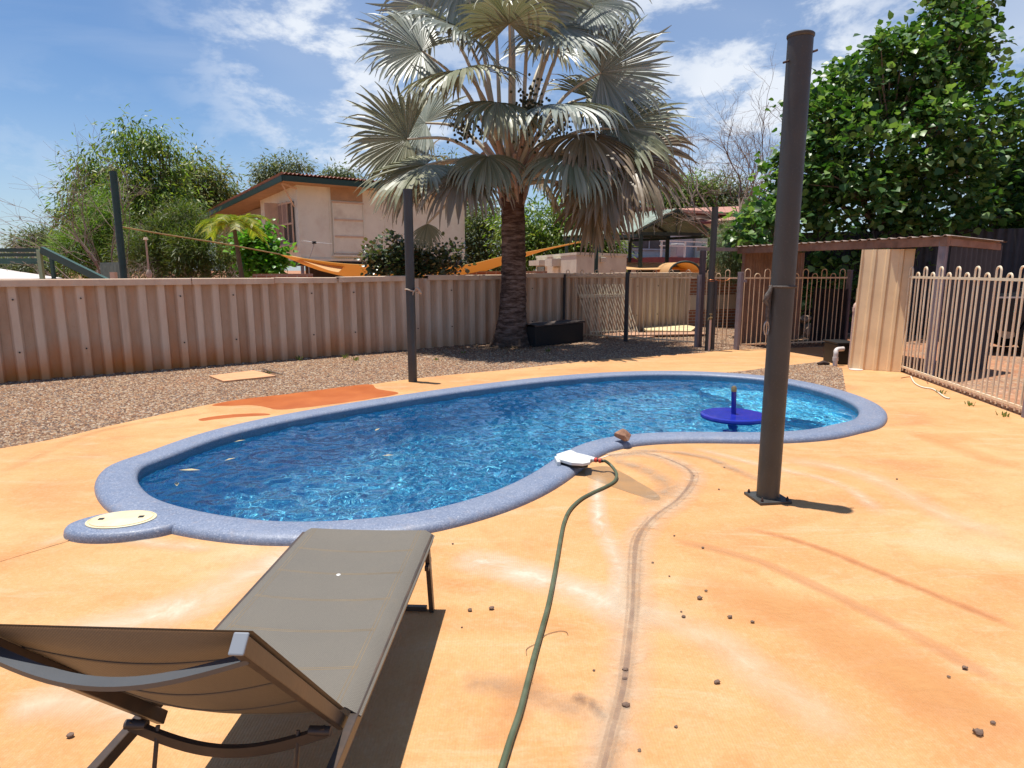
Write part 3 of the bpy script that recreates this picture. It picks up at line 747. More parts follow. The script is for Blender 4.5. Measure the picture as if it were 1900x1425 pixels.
# right pool fence on its low plinth
RA, RB = V(6.20, 10.22, 0), V(5.66, 6.95, 0); ru = (RB - RA).normalized()
rf = thing('pool_fence', 'pale cream loop top pool fence running along the right edge of the paving', 'fence', RB)
mb = hoops(MB(), RA, RB - ru * .12, .03, 1.56, 1.64, .10, .238, r=.0125)
M_rail2 = simple('pale cream powder coat', (.80, .66, .47), .5, .1, 8, .06, dirt=(.55, .30, .14), dirt_amt=.45)
part(rf, 'hoop_pickets', mb, M_rail2, smooth=50)
part(rf, 'top_rail', MB().beam(RA + V(0, 0, 1.49), RB + V(0, 0, 1.49), .024, .034), M_rail2); part(rf, 'bottom_rail', MB().beam(RA + V(0, 0, .09), RB + V(0, 0, .09), .024, .03), M_rail2)
RC = RB + ru * 2.6
part(rf, 'hoop_pickets', hoops(MB(), RB + ru * .10, RC, .03, 1.56, 1.64, .10, .238, r=.0125), M_rail2, smooth=50)
part(rf, 'top_rail', MB().beam(RB + V(0, 0, 1.49), RC + V(0, 0, 1.49), .024, .034), M_rail2); part(rf, 'bottom_rail', MB().beam(RB + V(0, 0, .09), RC + V(0, 0, .09), .024, .03), M_rail2)
part(rf, 'post', MB().tube([RB + V(0, 0, -.02), RB + V(0, 0, 1.50)], .045, 20), M_lilac, smooth=60)
M_plinth = simple('stained concrete kerb', (.30, .15, .085), .9, .25, 6, .3)
solo('kerb', MB().beam(RA + V(.10, 0, -.005) - ru * .2, RC + V(.10, 0, -.005), .09, .07), M_plinth, kind='structure')

# spare panel leaning on the back fence
sp_ = thing('spare_fence_panel', 'spare cream fence panel leaning askew between the corrugated fence and the pool fence', 'fence panel', (2.5, 15.9, 0))
b0, b1 = V(1.93, 15.72, 0), V(3.15, 16.15, 0)
t0, t1 = V(b0.x - .34, b0.y + .06, 0), V(b1.x - .34, b1.y + .25, 0)
mb = MB(); n = 19
M_spare = simple('bare cream fence tube', (.78, .72, .54), .5, .1, 8, .05)
for i in range(n):
    a = b0.lerp(b1, i / (n - 1)); b = t0.lerp(t1, i / (n - 1)) + V(-.05, .0, 1.25); a = a + V(0, 0, .06 - .0 * i)
    mb.tube([a, b], .012, 6)
part(sp_, 'pickets', mb, M_spare, smooth=50)
for z_, w in ((1.0, .035), (.955, .02), (.12, .02)):
    f = z_ / 1.25
    part(sp_, 'rail', MB().beam(b0.lerp(t0 + V(-.05, 0, 0), f) + V(0, -.012, z_ + .12 * 0), b1.lerp(t1 + V(-.05, 0, 0), f) + V(0, -.012, z_), .02, w), M_spare)

# the three charcoal shade posts and the green ones beyond the fence
def shade_post(px, py, topy, r, label, m, rust=True, Y=None, base=False, ztop=None):
    b = G(px, py)
    if Y: d_ = D(px, py, Y); b = V(d_.x, Y, 0)
    z = ztop
    root = thing('shade_post', label, 'post', b)
    part(root, 'pole', MB().tube([b + V(0, 0, -.02 if not base else .012), b + V(0, 0, z)], r, 32), m, smooth=60)
    return root, b
t = NT('charcoal gloss paint'); sp0 = t.n('ShaderNodeSeparateXYZ'); t.l(t.co(), sp0.inputs[0])
cl = t.ramp(t.noise(5, 6, .6), [(.3, (.036, .037, .035)), (.7, (.052, .052, .049))])
cl = t.mix(t.rng(t.noise(2.5, 6, .7, t.co(scale=(1, 1, .25))), .45, .75, 0, .25), cl, (.12, .085, .065))
cl = t.mix(t.rng(t.noise(90, 3, .6), .62, .7, 0, .6), cl, (.10, .09, .09))
M_post = t.out(t.pbr(cl, t.rng(t.noise(20, 4), .3, .7, .38, .55), t.bump(t.noise(150, 2), .12, .002), spec=.5))
big, bp = shade_post(1424, 926, 68, .0765, 'thick charcoal steel post with bolted base plate on the paving beside the pool', M_post, base=True, ztop=3.03)
part(big, 'base_plate', MB().box((bp.x, bp.y, .011), (.235, .235, .018), Matrix.Rotation(R(8), 3, 'Z')), M_post, bevel=.002)
mb = MB().lathe([(.0001, 3.031), (.078, 3.031), (.083, 3.040), (.083, 3.052), (.076, 3.058), (.0001, 3.068)], (bp.x, bp.y, 0), 32)
M_rust = simple('rusty steel', (.05, .03, .025), .8, .4, 30, .4)
part(big, 'cap', mb, M_post, smooth=40)
for k in range(4):
    a = R(53 + 90 * k); c = bp + V(math.cos(a) * .132, math.sin(a) * .132, 0)
    part(big, 'bolt', MB().tube([c + V(0, 0, .018), c + V(0, 0, .036)], .010, 6).tube([c + V(0, 0, .036), c + V(0, 0, .046)], .006, 8), M_rust)
part(big, 'eye_bolt', MB().tube([bp + V(-.11, -.03, 2.88), bp + V(.12, .02, 2.97)], .007, 8), M_rust)
p2, b2 = shade_post(766, 708, 352, .064, 'slim charcoal post at the far edge of the paving before the corrugated fence', M_post, ztop=2.68)
part(p2, 'cap', MB().lathe([(.0001, 2.679), (.067, 2.68), (.068, 2.70), (.0001, 2.704)], b2, 24), M_grey, smooth=40)
p3, b3 = shade_post(1313, 650, 385, .062, 'charcoal post left of the pool gate with a copper wire round it', M_post, ztop=2.78)
part(p3, 'cap', MB().lathe([(.0001, 2.779), (.065, 2.78), (.066, 2.80), (.0001, 2.804)], b3, 24), M_grey, smooth=40)
M_cu = simple('copper wire', (.45, .16, .06), .4, .1, 8, 0, metal=.7)
mb = MB()
for k in range(2): mb.tube([b3 + V(math.cos(a) * .072, math.sin(a) * .072, 1.42 - .03 * k + .01 * math.sin(a)) for a in [2 * math.pi * j / 20 for j in range(20)]], .004, 5, closed=True)
mb.tube([b3 + V(.06, -.04, 1.41), b3 + V(.2, -.07, 1.385), b3 + V(.30, -.06, 1.40), b3 + V(.36, -.03, 1.44)], .006, 5)
solo('copper_wire', mb, M_cu, 'copper wire twisted round the post left of the pool gate', 'wire', loc=(b3.x, b3.y, 1.4), smooth=60)
# short post beside it and the conduit
cp = b3 + V(.13, .16, 0)
solo('steel_post', MB().tube([cp, cp + V(0, 0, 1.40)], .05, 16), M_grey, 'short dark post standing right behind the charcoal post left of the gate', 'post', loc=cp, smooth=60)
M_pvc = simple('pinkish pvc pipe', (.60, .43, .36), .5, .1, 6, .05, dirt=(.4, .2, .12)); M_pvcw = simple('white pvc pipe', (.62, .57, .54), .45, .08, 6, .05, dirt=(.5, .3, .2))
c = b3 + V(-.0, -.085, 0)
tp = thing('garden_tap', 'pale upright pipe with a brass tap standing against the charcoal post left of the gate', 'tap', c)
part(tp, 'riser_pipe', MB().tube([c + V(0, 0, -.01), c + V(0, 0, .62)], .02, 12), M_pvc, smooth=60)
M_brass = simple('brass tap', (.35, .26, .13), .4, .2, 30, .1, metal=.6)
part(tp, 'tap_head', MB().tube([c + V(0, 0, .62), c + V(0, 0, .70)], .016, 10).tube([c + V(-.05, -.02, .66), c + V(.03, -.01, .67)], .010, 8).tube([c + V(-.05, -.02, .66), c + V(-.06, -.03, .615)], .009, 8).tube([c + V(0, -.0, .70), c + V(0, 0, .73)], .008, 8).tube([c + V(-.03, 0, .735), c + V(.03, 0, .735)], .007, 6), M_brass, smooth=50)
# knotted rope on the second post
k0 = b2 + V(.075, -.02, 1.30 + .02); mb = MB()
M_rope = simple('frayed pale rope', (.50, .38, .28), .9, .3, 60, .5, 200)
mb.tube([b2 + V(math.cos(a) * .072, math.sin(a) * .072, k0.z + .012 * math.sin(2 * a)) for a in [2 * math.pi * j / 24 for j in range(24)]], .010, 6, closed=True)
rr = random.Random(4)
for j in range(3):
    ct = k0 + V(.03 + .015 * j, -.03, -.01 * j); ax1 = Vector([rr.uniform(-1, 1) for _ in range(3)]).normalized(); ax2 = ax1.orthogonal().normalized(); ax3 = ax1.cross(ax2)
    mb.tube([ct + (ax2 * math.cos(a) + ax3 * math.sin(a)) * .033 for a in [2 * math.pi * q / 14 for q in range(14)]], .012, 7, closed=True)
mb.tube([k0 + V(.0, -.04, 0), k0 + V(-.025, -.06, -.03), k0 + V(-.03, -.055, -.07)], [.011, .009, .004], 6)
solo('rope_knot', mb, M_rope, 'knotted pale rope tied round the slim charcoal post', 'rope', loc=k0, smooth=60)

# strap and carabiner hanging on the thick post
M_strap = simple('weathered dark strap', (.10, .085, .075), .9, .5, 40, .5, 120)
M_steel = simple('worn steel', (.35, .31, .28), .35, .3, 30, .1, metal=.8)
sp1 = thing('hanging_strap', 'knotted dark strap with a steel snap hook hanging on the thick post', 'strap', bp + V(-.08, 0, 1.35))
q = lambda a, b, c: bp + V(a, b, c)
part(sp1, 'strap', MB().tube([q(-.078, -.02, 1.50), q(-.092, -.02, 1.46), q(-.110, -.03, 1.43), q(-.118, -.02, 1.395), q(-.100, -.03, 1.37)], [.010, .016, .020, .018, .006], 8)
     .tube([q(-.080, .0, 1.46), q(-.092, -.01, 1.38), q(-.098, -.02, 1.31), q(-.094, -.02, 1.26)], [.014, .016, .014, .010], 8)
     .tube([q(math.cos(a) * .081, 0, 0) + V(0, math.sin(a) * .081, 1.49) for a in [2 * math.pi * j / 24 for j in range(24)]], .008, 6, closed=True), M_strap, smooth=60)
loop = [q(-.098 + .016 * math.cos(a), -.02, 1.215 + .045 * math.sin(a)) for a in [2 * math.pi * j / 18 for j in range(18)]]
part(sp1, 'snap_hook', MB().tube(loop, .0055, 8, closed=True), M_steel, smooth=60)

M_green = simple('dark green paint', (.018, .050, .045), .5, .2, 8, .05)
gpost = D(230, 515, 12.2)
solo('green_post', MB().tube([V(gpost.x, 12.2, 0), V(gpost.x - .0, 12.2, 3.36)], .062, 20), M_green, 'tall dark green post behind the left part of the corrugated fence', 'post', loc=(gpost.x, 12.2, 0), smooth=60)
gpost2 = D(1106, 500, 19.0)
solo('green_post', MB().tube([V(gpost2.x, 19, 0), V(gpost2.x, 19, 3.0)], .058, 16), M_green, 'thin dark green post in front of the cream flat roofed building', 'post', loc=(gpost2.x, 19, 0), smooth=60)

# drain pipes by the leaning sheet
pA = G(1577, 682)
def pipe(name, pts, r, label, m, collars=()):
    root = thing(name, label, 'pipe', Vector(pts[0])); part(root, 'pipe', MB().tube(pts, r, 16), m, smooth=60)
    for a, b in collars: part(root, 'collar', MB().tube([a, b], r * 1.22, 16), m, smooth=40)
    return root
h_ = 1.0
arc = [pA + V(.055 - .055 * math.cos(a), .02 * math.sin(a), h_ + .055 * math.sin(a)) for a in [math.pi / 2 * j / 5 for j in range(6)]]
pipe('drain_pipe', [pA + V(0, 0, -.01), pA + V(0, 0, h_ - .01)] + arc + [pA + V(.16, .05, h_ + .055)], .035, 'tall pinkish pipe with an elbow at its top beside the leaning sheet', M_pvc, [(pA + V(0, 0, h_ - .07), pA + V(0, 0, h_ - .005))])
pB = G(1549, 679)
arc = [pB + V(.06 - .06 * math.cos(a), .04 * math.sin(a), .22 + .06 * math.sin(a)) for a in [math.pi / 2 * j / 5 for j in range(6)]]
pipe('drain_pipe', [pB + V(0, 0, -.01), pB + V(0, 0, .20)] + arc + [pB + V(.15, .06, .285)], .038, 'short white elbow pipe rising from the gravel island', M_pvcw, [(pB + V(0, 0, .09), pB + V(0, 0, .15))])
# dark pump box behind it
pb_ = thing('pump_box', 'low black pump box in the shade behind the short elbow pipe', 'box', pB + V(.25, .35, 0))
c = pB + V(.28, .42, 0)
part(pb_, 'box', MB().box((c.x, c.y, .17), (.34, .5, .36)), M_black, bevel=.02); part(pb_, 'lid', MB().box((c.x, c.y, .365), (.38, .54, .03)), M_black, bevel=.01)
solo('white_disc', MB().lathe([(.0001, 0.001), (.10, .001), (.105, .008), (.0001, .012)], G(1588, 686), 24), M_pvcw, 'white flat disc lying on the paving at the foot of the leaning sheet', 'disc', loc=G(1588, 686), smooth=40)
M_hosew = simple('pale hose', (.66, .60, .48), .5, .1, 6)
hp = [G(1690, 700), G(1697, 712), G(1712, 720), G(1732, 724), G(1752, 738), G(1762, 741)]
solo('loose_hose', MB().tube([p + V(0, 0, .012) for p in catmull(hp, 6, False)], .010, 8), M_hosew, 'thin pale hose lying curled at the foot of the right pool fence', 'hose', loc=hp[0], smooth=60)
hp = [G(1672, 702), G(1684, 700), G(1700, 700), G(1716, 705), G(1722, 713)]
solo('cable', MB().tube([p + V(0, 0, .006) for p in catmull(hp, 6, False)], .005, 6), simple('brown cable', (.30, .15, .08), .6), 'thin brown cable curving on the paving beside the pale hose', 'cable', loc=hp[0], smooth=60)
cl_ = G(1527, 678)
mbk = MB().tube([cl_ + V(-.09, 0, .03), cl_ + V(0, .02, .045), cl_ + V(.11, 0, .028)], [.02, .04, .018], 8)
solo('bark_lump', mbk, M_rust, 'dark lump of bark lying on the gravel island', 'bark', loc=cl_, smooth=60)
# ================================================================ SHELTER
SA, SB_ = V(4.90, 14.0, 0), V(6.32, 9.64, 0)          # front line, left to right
sr = V(.86, .51, 0).normalized()                                    # towards the back
sf_ = (SB_ - SA).normalized()
M_fascia = simple('weathered brown steel beam', (.24, .13, .085), .8, .3, 6, .2, dirt=(.30, .21, .17), dirt_amt=.6)
M_roofu = simple('corroded roof sheet', (.36, .27, .22), .8, .3, 8, .2, dirt=(.2, .09, .05))
M_darksheet = simple('dark ribbed sheet', (.035, .033, .038), .6, .2, 5, .05)
M_brown = simple('brown ribbed sheet', (.30, .18, .12), .7, .2, 5, .1, dirt=(.12, .08, .07))
def ribbed(A, B, z0, z1, pitch, amp, th=.006, shape=1.0, n=8, lean=V(0, 0, 0), zf0=None, flat=False):
    d = B - A; Ln = d.length; d = d / Ln; nn = V(d.y, -d.x, 0); k = int(Ln / pitch * n); mb = MB()
    def o_(l):
        a = (l / pitch) % 1.0
        if flat: return amp * max(0, min(1, (abs(a - .5) * 2 - (1 - shape)) / (shape * .35)))
        return amp * math.cos(2 * math.pi * a) * .5
    fr, bk = [[], []], [[], []]
    zs = (z0, z1)
    for i in range(k + 1):
        l = Ln * i / k
        for j in (0, 1):
            p = A + d * l + nn * o_(l) + lean * j; z = zs[j](l / Ln) if callable(zs[j]) else zs[j]
            fr[j].append((p.x, p.y, z)); q = p - nn * th; bk[j].append((q.x, q.y, z))
    mb.grid(fr); mb.grid(bk[::-1]); mb.grid([fr[1], bk[1]]); mb.grid([bk[0], fr[0]])
    return mb
sh = thing('shelter', 'low lean-to shelter with rusty corrugated roof, brown front beam and dark sheet walls', 'shelter', SA)
zl_, zr_ = 2.06, 2.06
fa0, fb0 = SA - sf_ * .15, SB_ + sf_ * .05
part(sh, 'front_beam', MB().beam(fa0 + V(0, 0, zl_ - .05), fb0 + V(0, 0, zr_ - .05), .06, .13), M_fascia)
fb1, fb2 = SB_ + sf_ * .02, SB_ + sr * 1.62
part(sh, 'side_beam', MB().beam(fb1 + sr * .04 + V(0, 0, zr_ - .06), fb2 + V(0, 0, zr_ - .10), .06, .10), M_fascia)
# roof sheets run front to back
mb = MB(); nx_ = 190; rows = [[], [], [], []]
for i in range(nx_ + 1):
    u_ = i / nx_; l = -.2 + u_ * ((SB_ - SA).length + .3); w_ = .012 * math.cos(l / .19 * 2 * math.pi) * (1 if True else 0)
    w_ = .018 if (l / .19) % 1 < .3 else 0
    z = zl_ + (zr_ - zl_) * u_ + .028 + w_
    p, q = SA + sf_ * l - sr * .06, SA + sf_ * l + sr * (2.15 - .48 * u_)
    rows[0].append((p.x, p.y, z)); rows[1].append((q.x, q.y, z - .05)); rows[2].append((q.x, q.y, z - .058)); rows[3].append((p.x, p.y, z - .008))
rows.append(rows[0]); mb.grid(rows); part(sh, 'roof_sheet', mb, M_roofu)
pr = SB_ - sf_ * .04 + sr * .03
part(sh, 'post', MB().box((pr.x, pr.y, 1.0), (.10, .10, 2.02), Matrix.Rotation(R(35), 3, 'Z')), M_lilac, bevel=.004)
pl = SA + sr * .03 + sf_ * .03
part(sh, 'post', MB().box((pl.x, pl.y, 1.0), (.07, .07, 1.98), Matrix.Rotation(R(35), 3, 'Z')), M_fascia, bevel=.004)
part(sh, 'left_wall_sheet', ribbed(SA + sr * .10, SA + sr * 2.08, .0, 1.99, .093, .030), M_brown, smooth=40)
part(sh, 'right_wall_sheet', ribbed(SB_ + sr * .10 + sf_ * .02, SB_ + sr * 1.72, .0, 1.98, .16, .035), M_darksheet, smooth=40)
part(sh, 'back_wall_sheet', ribbed(SA + sr * 2.1 + sf_ * .35, SA + sr * 2.1 + sf_ * 1.3, .0, 1.2, .16, .03), M_darksheet, smooth=40)
# pergola bar and post left of the shelter
pp0 = V(3.99, 13.62, 0); pz = 2.02
pg = thing('pergola', 'grey brown steel pergola of one post and one beam reaching left from the shelter', 'frame', pp0)
q0 = G(1298, 644); q0 = V(q0.x + .02, q0.y + .15, 0)
part(pg, 'post', MB().box((q0.x, q0.y, pz / 2 - .05), (.095, .095, pz + .06), Matrix.Rotation(R(35), 3, 'Z')), M_purp, bevel=.004)
part(pg, 'beam', MB().beam(q0 + V(-.12, 0, pz + .01), SA - sf_ * .17 + V(0, 0, 2.03), .06, .075), simple('weathered pale beam', (.30, .23, .19), .8, .2, 8, .2))
# leaning ribbed sheet
M_tan = simple('tan ribbed sheet', (.80, .57, .33), .5, .08, 3, .05, dirt=(.50, .27, .12), dirt_amt=.25)
lb0, lb1 = G(1574, 684), G(1665, 690)
lb1 = lb0 + (lb1 - lb0).normalized() * .74
tt0 = lb0 + V(.17, .40, 0)
ln = thing('leaning_sheet', 'tall tan ribbed metal sheet leaning against the front of the shelter', 'metal sheet', lb0)
part(ln, 'sheet', ribbed(lb0, lb1, .005, 1.925, .19, .026, .004, .36, 24, V(.13, .16, 0), flat=True), M_tan, smooth=30)
# dark tall boundary fence behind on the right, rocks behind the gate
solo('dark_fence', ribbed(V(6.4, 17.6, 0), V(17, 13.2, 0), 0, 2.55, .2, .05), M_darksheet, 'tall black ribbed boundary fence behind the shelter and the parked car', 'fence', loc=(6.4, 17.6, 0), smooth=40)
M_rock = simple('dusty rock', (.24, .17, .12), .9, .35, 6, .6, 18)
rr = random.Random(11)
def rock(p, r, label, cat='rock', name='rock', m=None, seed=0, sq=(1, .8, .75), group=None):
    bm = bmesh.new(); bmesh.ops.create_icosphere(bm, subdivisions=4, radius=1); vs = []
    for v in bm.verts:
        c = v.co; k = 1 + .34 * mnoise.noise(c * 1.1 + V(seed, 3, 1)) + .12 * mnoise.noise(c * 3 + V(seed, 0, 0)); c = c * k
        for ax_ in range(10):
            n_ = Vector([math.sin(seed + ax_ * 2.1), math.cos(seed * 1.7 + ax_ * 1.3), math.sin(ax_ * 3.3 + seed)]).normalized(); d = c.dot(n_)
            if d > .52: c = c - n_ * (d - .52) * .95
        vs.append(V(c.x * sq[0], c.y * sq[1], c.z * sq[2]) * r)
    zm = min(v.z for v in vs)
    mb = MB(); mb.v = [tuple(V(p[0], p[1], p[2]) + v - V(0, 0, zm)) for v in vs]; mb.f = [tuple(v.index for v in f.verts) for f in bm.faces]; bm.free()
    return solo(name, mb, m or M_rock, label, cat, loc=p, smooth=35, group=group)
for i, (x, y, z_, r) in enumerate([(7.3, 15.5, 0, .34), (7.7, 15.6, 0, .28), (6.95, 15.8, 0, .26), (7.45, 15.7, .38, .24), (7.1, 15.75, .3, .22), (7.6, 15.7, .66, .18)]):
    rock((x, y, z_), r, 'dusty rock in the shaded pile seen through the pool gate', seed=i, group='rocks piled behind the pool gate')

# ================================================================ PARKED CAR (behind the right pool fence)
M_car = simple('dark grey car paint', (.012, .013, .015), .3, .1, 3, 0, spec=.25)
M_glass = simple('dark car glass', (.02, .022, .025), .06, .1, 3, 0, spec=.8)
M_tyre = simple('tyre rubber', (.012, .012, .012), .85, .1, 3, .1); M_chrome = simple('car trim', (.45, .45, .46), .3, .1, 3, 0, metal=.8)
cr = V(.96, -.28, 0).normalized(); cs = V(-cr.y, cr.x, 0); c0 = V(9.15, 12.45, 0)   # car runs to the right, side faces us
car = thing('parked_car', 'dark four wheel drive parked behind the right pool fence', 'car', c0 + cr * 2)
prof_b = [(0, .48), (.02, .95), (.12, 1.06), (1.0, 1.12), (1.05, 1.13), (1.75, 1.66), (2.0, 1.74), (4.2, 1.74), (4.45, 1.6), (4.6, 1.1), (4.62, .5), (4.15, .42), (4.05, .72), (3.75, .84), (3.4, .72), (3.3, .40), (1.35, .40), (1.25, .72), (.95, .84), (.6, .72), (.5, .42)]
def car_at(x, w, z): p = c0 + cr * x + cs * w; return V(p.x, p.y, z)
mb = MB(); n = len(prof_b)
for w_ in ():
    pass
wd = lambda z: .0 if z < 1.15 else (z - 1.15) * .32
vs = [car_at(x, wd(z), z) for x, z in prof_b] + [car_at(x, 1.8 - wd(z), z) for x, z in prof_b]
mb.add(vs, [(i, (i + 1) % n, n + (i + 1) % n, n + i) for i in range(n)])
of = delaunay_2d_cdt([Vector(p) for p in prof_b], [(i, (i + 1) % n) for i in range(n)], list(), 1, 1e-6)[2]
of = [f for f in of if inpoly(tuple(sum((Vector(prof_b[i]) for i in f), Vector((0, 0))) / len(f)), prof_b)]
mb.add(vs[:n], [tuple(f) for f in of]); mb.add(vs[n:], [tuple(f)[::-1] for f in of])
body = part(car, 'body', mb, M_car)
def sidepoly(pts, out, m, name, par=body):
    mb = MB(); vs = [car_at(x, wd(z) - out, z) for x, z in pts] + [car_at(x, wd(z) + .01, z) for x, z in pts]; k = len(pts)
    mb.add(vs, [tuple(range(k)), tuple(range(k, 2 * k))[::-1]] + [(i, (i + 1) % k, k + (i + 1) % k, k + i) for i in range(k)]); part(par, name, mb, m)
sidepoly([(1.22, 1.17), (1.80, 1.60), (2.35, 1.64), (2.35, 1.17)], .004, M_glass, 'side_window'); sidepoly([(2.45, 1.17), (2.45, 1.64), (3.25, 1.64), (3.25, 1.17)], .004, M_glass, 'side_window')
sidepoly([(3.35, 1.17), (3.35, 1.64), (4.15, 1.62), (4.35, 1.17)], .004, M_glass, 'side_window')
part(body, 'windscreen', MB().slab([car_at(1.12, .1, 1.19) - cr * .012, car_at(1.72, .24, 1.63) - cr * .012, car_at(1.72, 1.56, 1.63) - cr * .012, car_at(1.12, 1.7, 1.19) - cr * .012], -.01), M_glass)
sidepoly([(.1, 1.10), (4.55, 1.15), (4.55, 1.12), (.1, 1.07)], .012, M_chrome, 'trim_strip'); sidepoly([(.6, .60), (4.5, .60), (4.5, .56), (.6, .56)], .02, M_chrome, 'trim_strip')
part(car, 'bumper', MB().beam(car_at(-.06, -.02, .58), car_at(-.06, 1.82, .58), .14, .2), M_car, bevel=.03)
for w_ in (.22, 1.58): part(car, 'headlight', MB().beam(car_at(-.012, w_ - .16, .86), car_at(-.012, w_ + .16, .86), .05, .16), M_glass, bevel=.01)
for x in (.93, 3.73):
    for w_ in (.06, 1.54):
        wr = thing('wheel', None, None, (0, 0, 0)); wr.parent = car; c = car_at(x, w_, .38); wr.location = c - Vector(car.location)
        a_, b_ = c - cs * .04, c + cs * .2
        part(wr, 'tyre', MB().tube([a_, a_ + cs * .03, b_ - cs * .03, b_], [.34, .38, .38, .34], 28), M_tyre, smooth=50)
        part(wr, 'rim', MB().tube([a_ - cs * .006, a_ + cs * .05], .21, 20), M_chrome, smooth=50)
# ================================================================ BISMARCK PALM
def fanmat(name, cols):
    t = NT(name); gi = t.n('ShaderNodeNewGeometry')
    col = t.ramp(gi.outputs['Random Per Island'], [(0, cols[0]), (.5, cols[1]), (1, cols[2])])
    col = t.mix(t.rng(t.noise(1.5, 4, .6, gi.outputs['Position']), .45, .75, 0, .4), col, cols[3])
    b = t.n('ShaderNodeBsdfPrincipled'); t.l(col, b.inputs['Base Color']); b.inputs['Roughness'].default_value = .42; b.inputs['Specular IOR Level'].default_value = .5
    tr = t.n('ShaderNodeBsdfTranslucent'); t.l(t.mix(.6, col, (.25, .28, .10)), tr.inputs[0]); ms = t.n('ShaderNodeMixShader'); ms.inputs[0].default_value = .16
    t.l(b.outputs[0], ms.inputs[1]); t.l(tr.outputs[0], ms.inputs[2]); return t.out(ms.outputs[0])
FM = [fanmat('silver palm blade', [(.17, .21, .185), (.27, .31, .275), (.41, .44, .39), (.27, .28, .15)]),
      fanmat('olive palm blade', [(.14, .16, .09), (.24, .255, .165), (.36, .36, .25), (.27, .23, .10)]),
      fanmat('dry brown palm blade', [(.14, .11, .06), (.25, .19, .12), (.38, .31, .21), (.28, .15, .07)])]
t = NT('palm petiole'); M_pet = t.out(t.pbr(t.ramp(t.noise(4, 4), [(.3, (.42, .38, .26)), (.7, (.52, .46, .36))]), .5))
t = NT('palm leaf base'); M_boot = t.out(t.pbr(t.ramp(t.noise(6, 5, .7, t.co(scale=(1, 1, .4))), [(.3, (.34, .22, .16)), (.7, (.52, .38, .30))]), .6))
PY = 13.9; pbase = G(948, 640); pbase = V(pbase.x - .02, 13.85, 0)
palm = thing('fan_palm', 'big silver blue fan palm with thick rough trunk standing beside the corrugated fence', 'palm tree', pbase)
# trunk
rows = []; nseg = 40
def tw(z): return D(950, 640, PY)
keys = [(0, 948, .47), (.12, 948, .41), (.35, 949, .345), (.7, 951, .30), (1.3, 953, .272), (2.0, 953, .258), (2.7, 952, .250), (3.15, 951, .245), (3.3, 951, .23)]
zs_, pxs_, rs_ = zip(*keys)
for i in range(111):
    z = 3.3 * i / 110; r = np.interp(z, zs_, rs_); px = np.interp(z, zs_, pxs_); cx_ = (px - 950) / 1200 * 13.7
    ring = .010 * abs(math.sin(z * 26 + 1.3 * mnoise.noise(V(z, 0, 5)) * 3)); row = []
    for k in range(nseg):
        a = 2 * math.pi * k / nseg; c = V(math.cos(a), math.sin(a), 0)
        n_ = mnoise.noise(V(c.x * 2, c.y * 2, z * 6)) * .014 + mnoise.noise(V(c.x * 7, c.y * 7, z * 22)) * .012 + (mnoise.noise(V(c.x * 4, c.y * 4, z * 4)) * .07 * max(0, 1 - z / .5))
        row.append((cx_ + c.x * (r + n_ - ring), pbase.y + c.y * (r + n_ - ring), z))
    rows.append(row)
t = NT('palm trunk bark'); gi = t.n('ShaderNodeNewGeometry'); mp = t.n('ShaderNodeMapping'); t.l(gi.outputs['Position'], mp.inputs[0]); mp.inputs['Scale'].default_value = (1, 1, 4.5)
n = t.noise(3.6, 7, .72, mp.outputs[0]); col = t.ramp(n, [(.36, (.035, .022, .018)), (.48, (.10, .065, .05)), (.58, (.20, .145, .12)), (.72, (.27, .21, .185))])
sz = t.n('ShaderNodeSeparateXYZ'); t.l(gi.outputs['Position'], sz.inputs[0])
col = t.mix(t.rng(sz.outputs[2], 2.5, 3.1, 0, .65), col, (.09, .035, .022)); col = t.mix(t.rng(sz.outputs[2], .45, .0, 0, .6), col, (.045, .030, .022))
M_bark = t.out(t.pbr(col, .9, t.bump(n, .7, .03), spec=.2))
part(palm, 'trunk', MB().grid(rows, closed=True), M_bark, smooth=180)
HC = V(.0, pbase.y, 3.25)
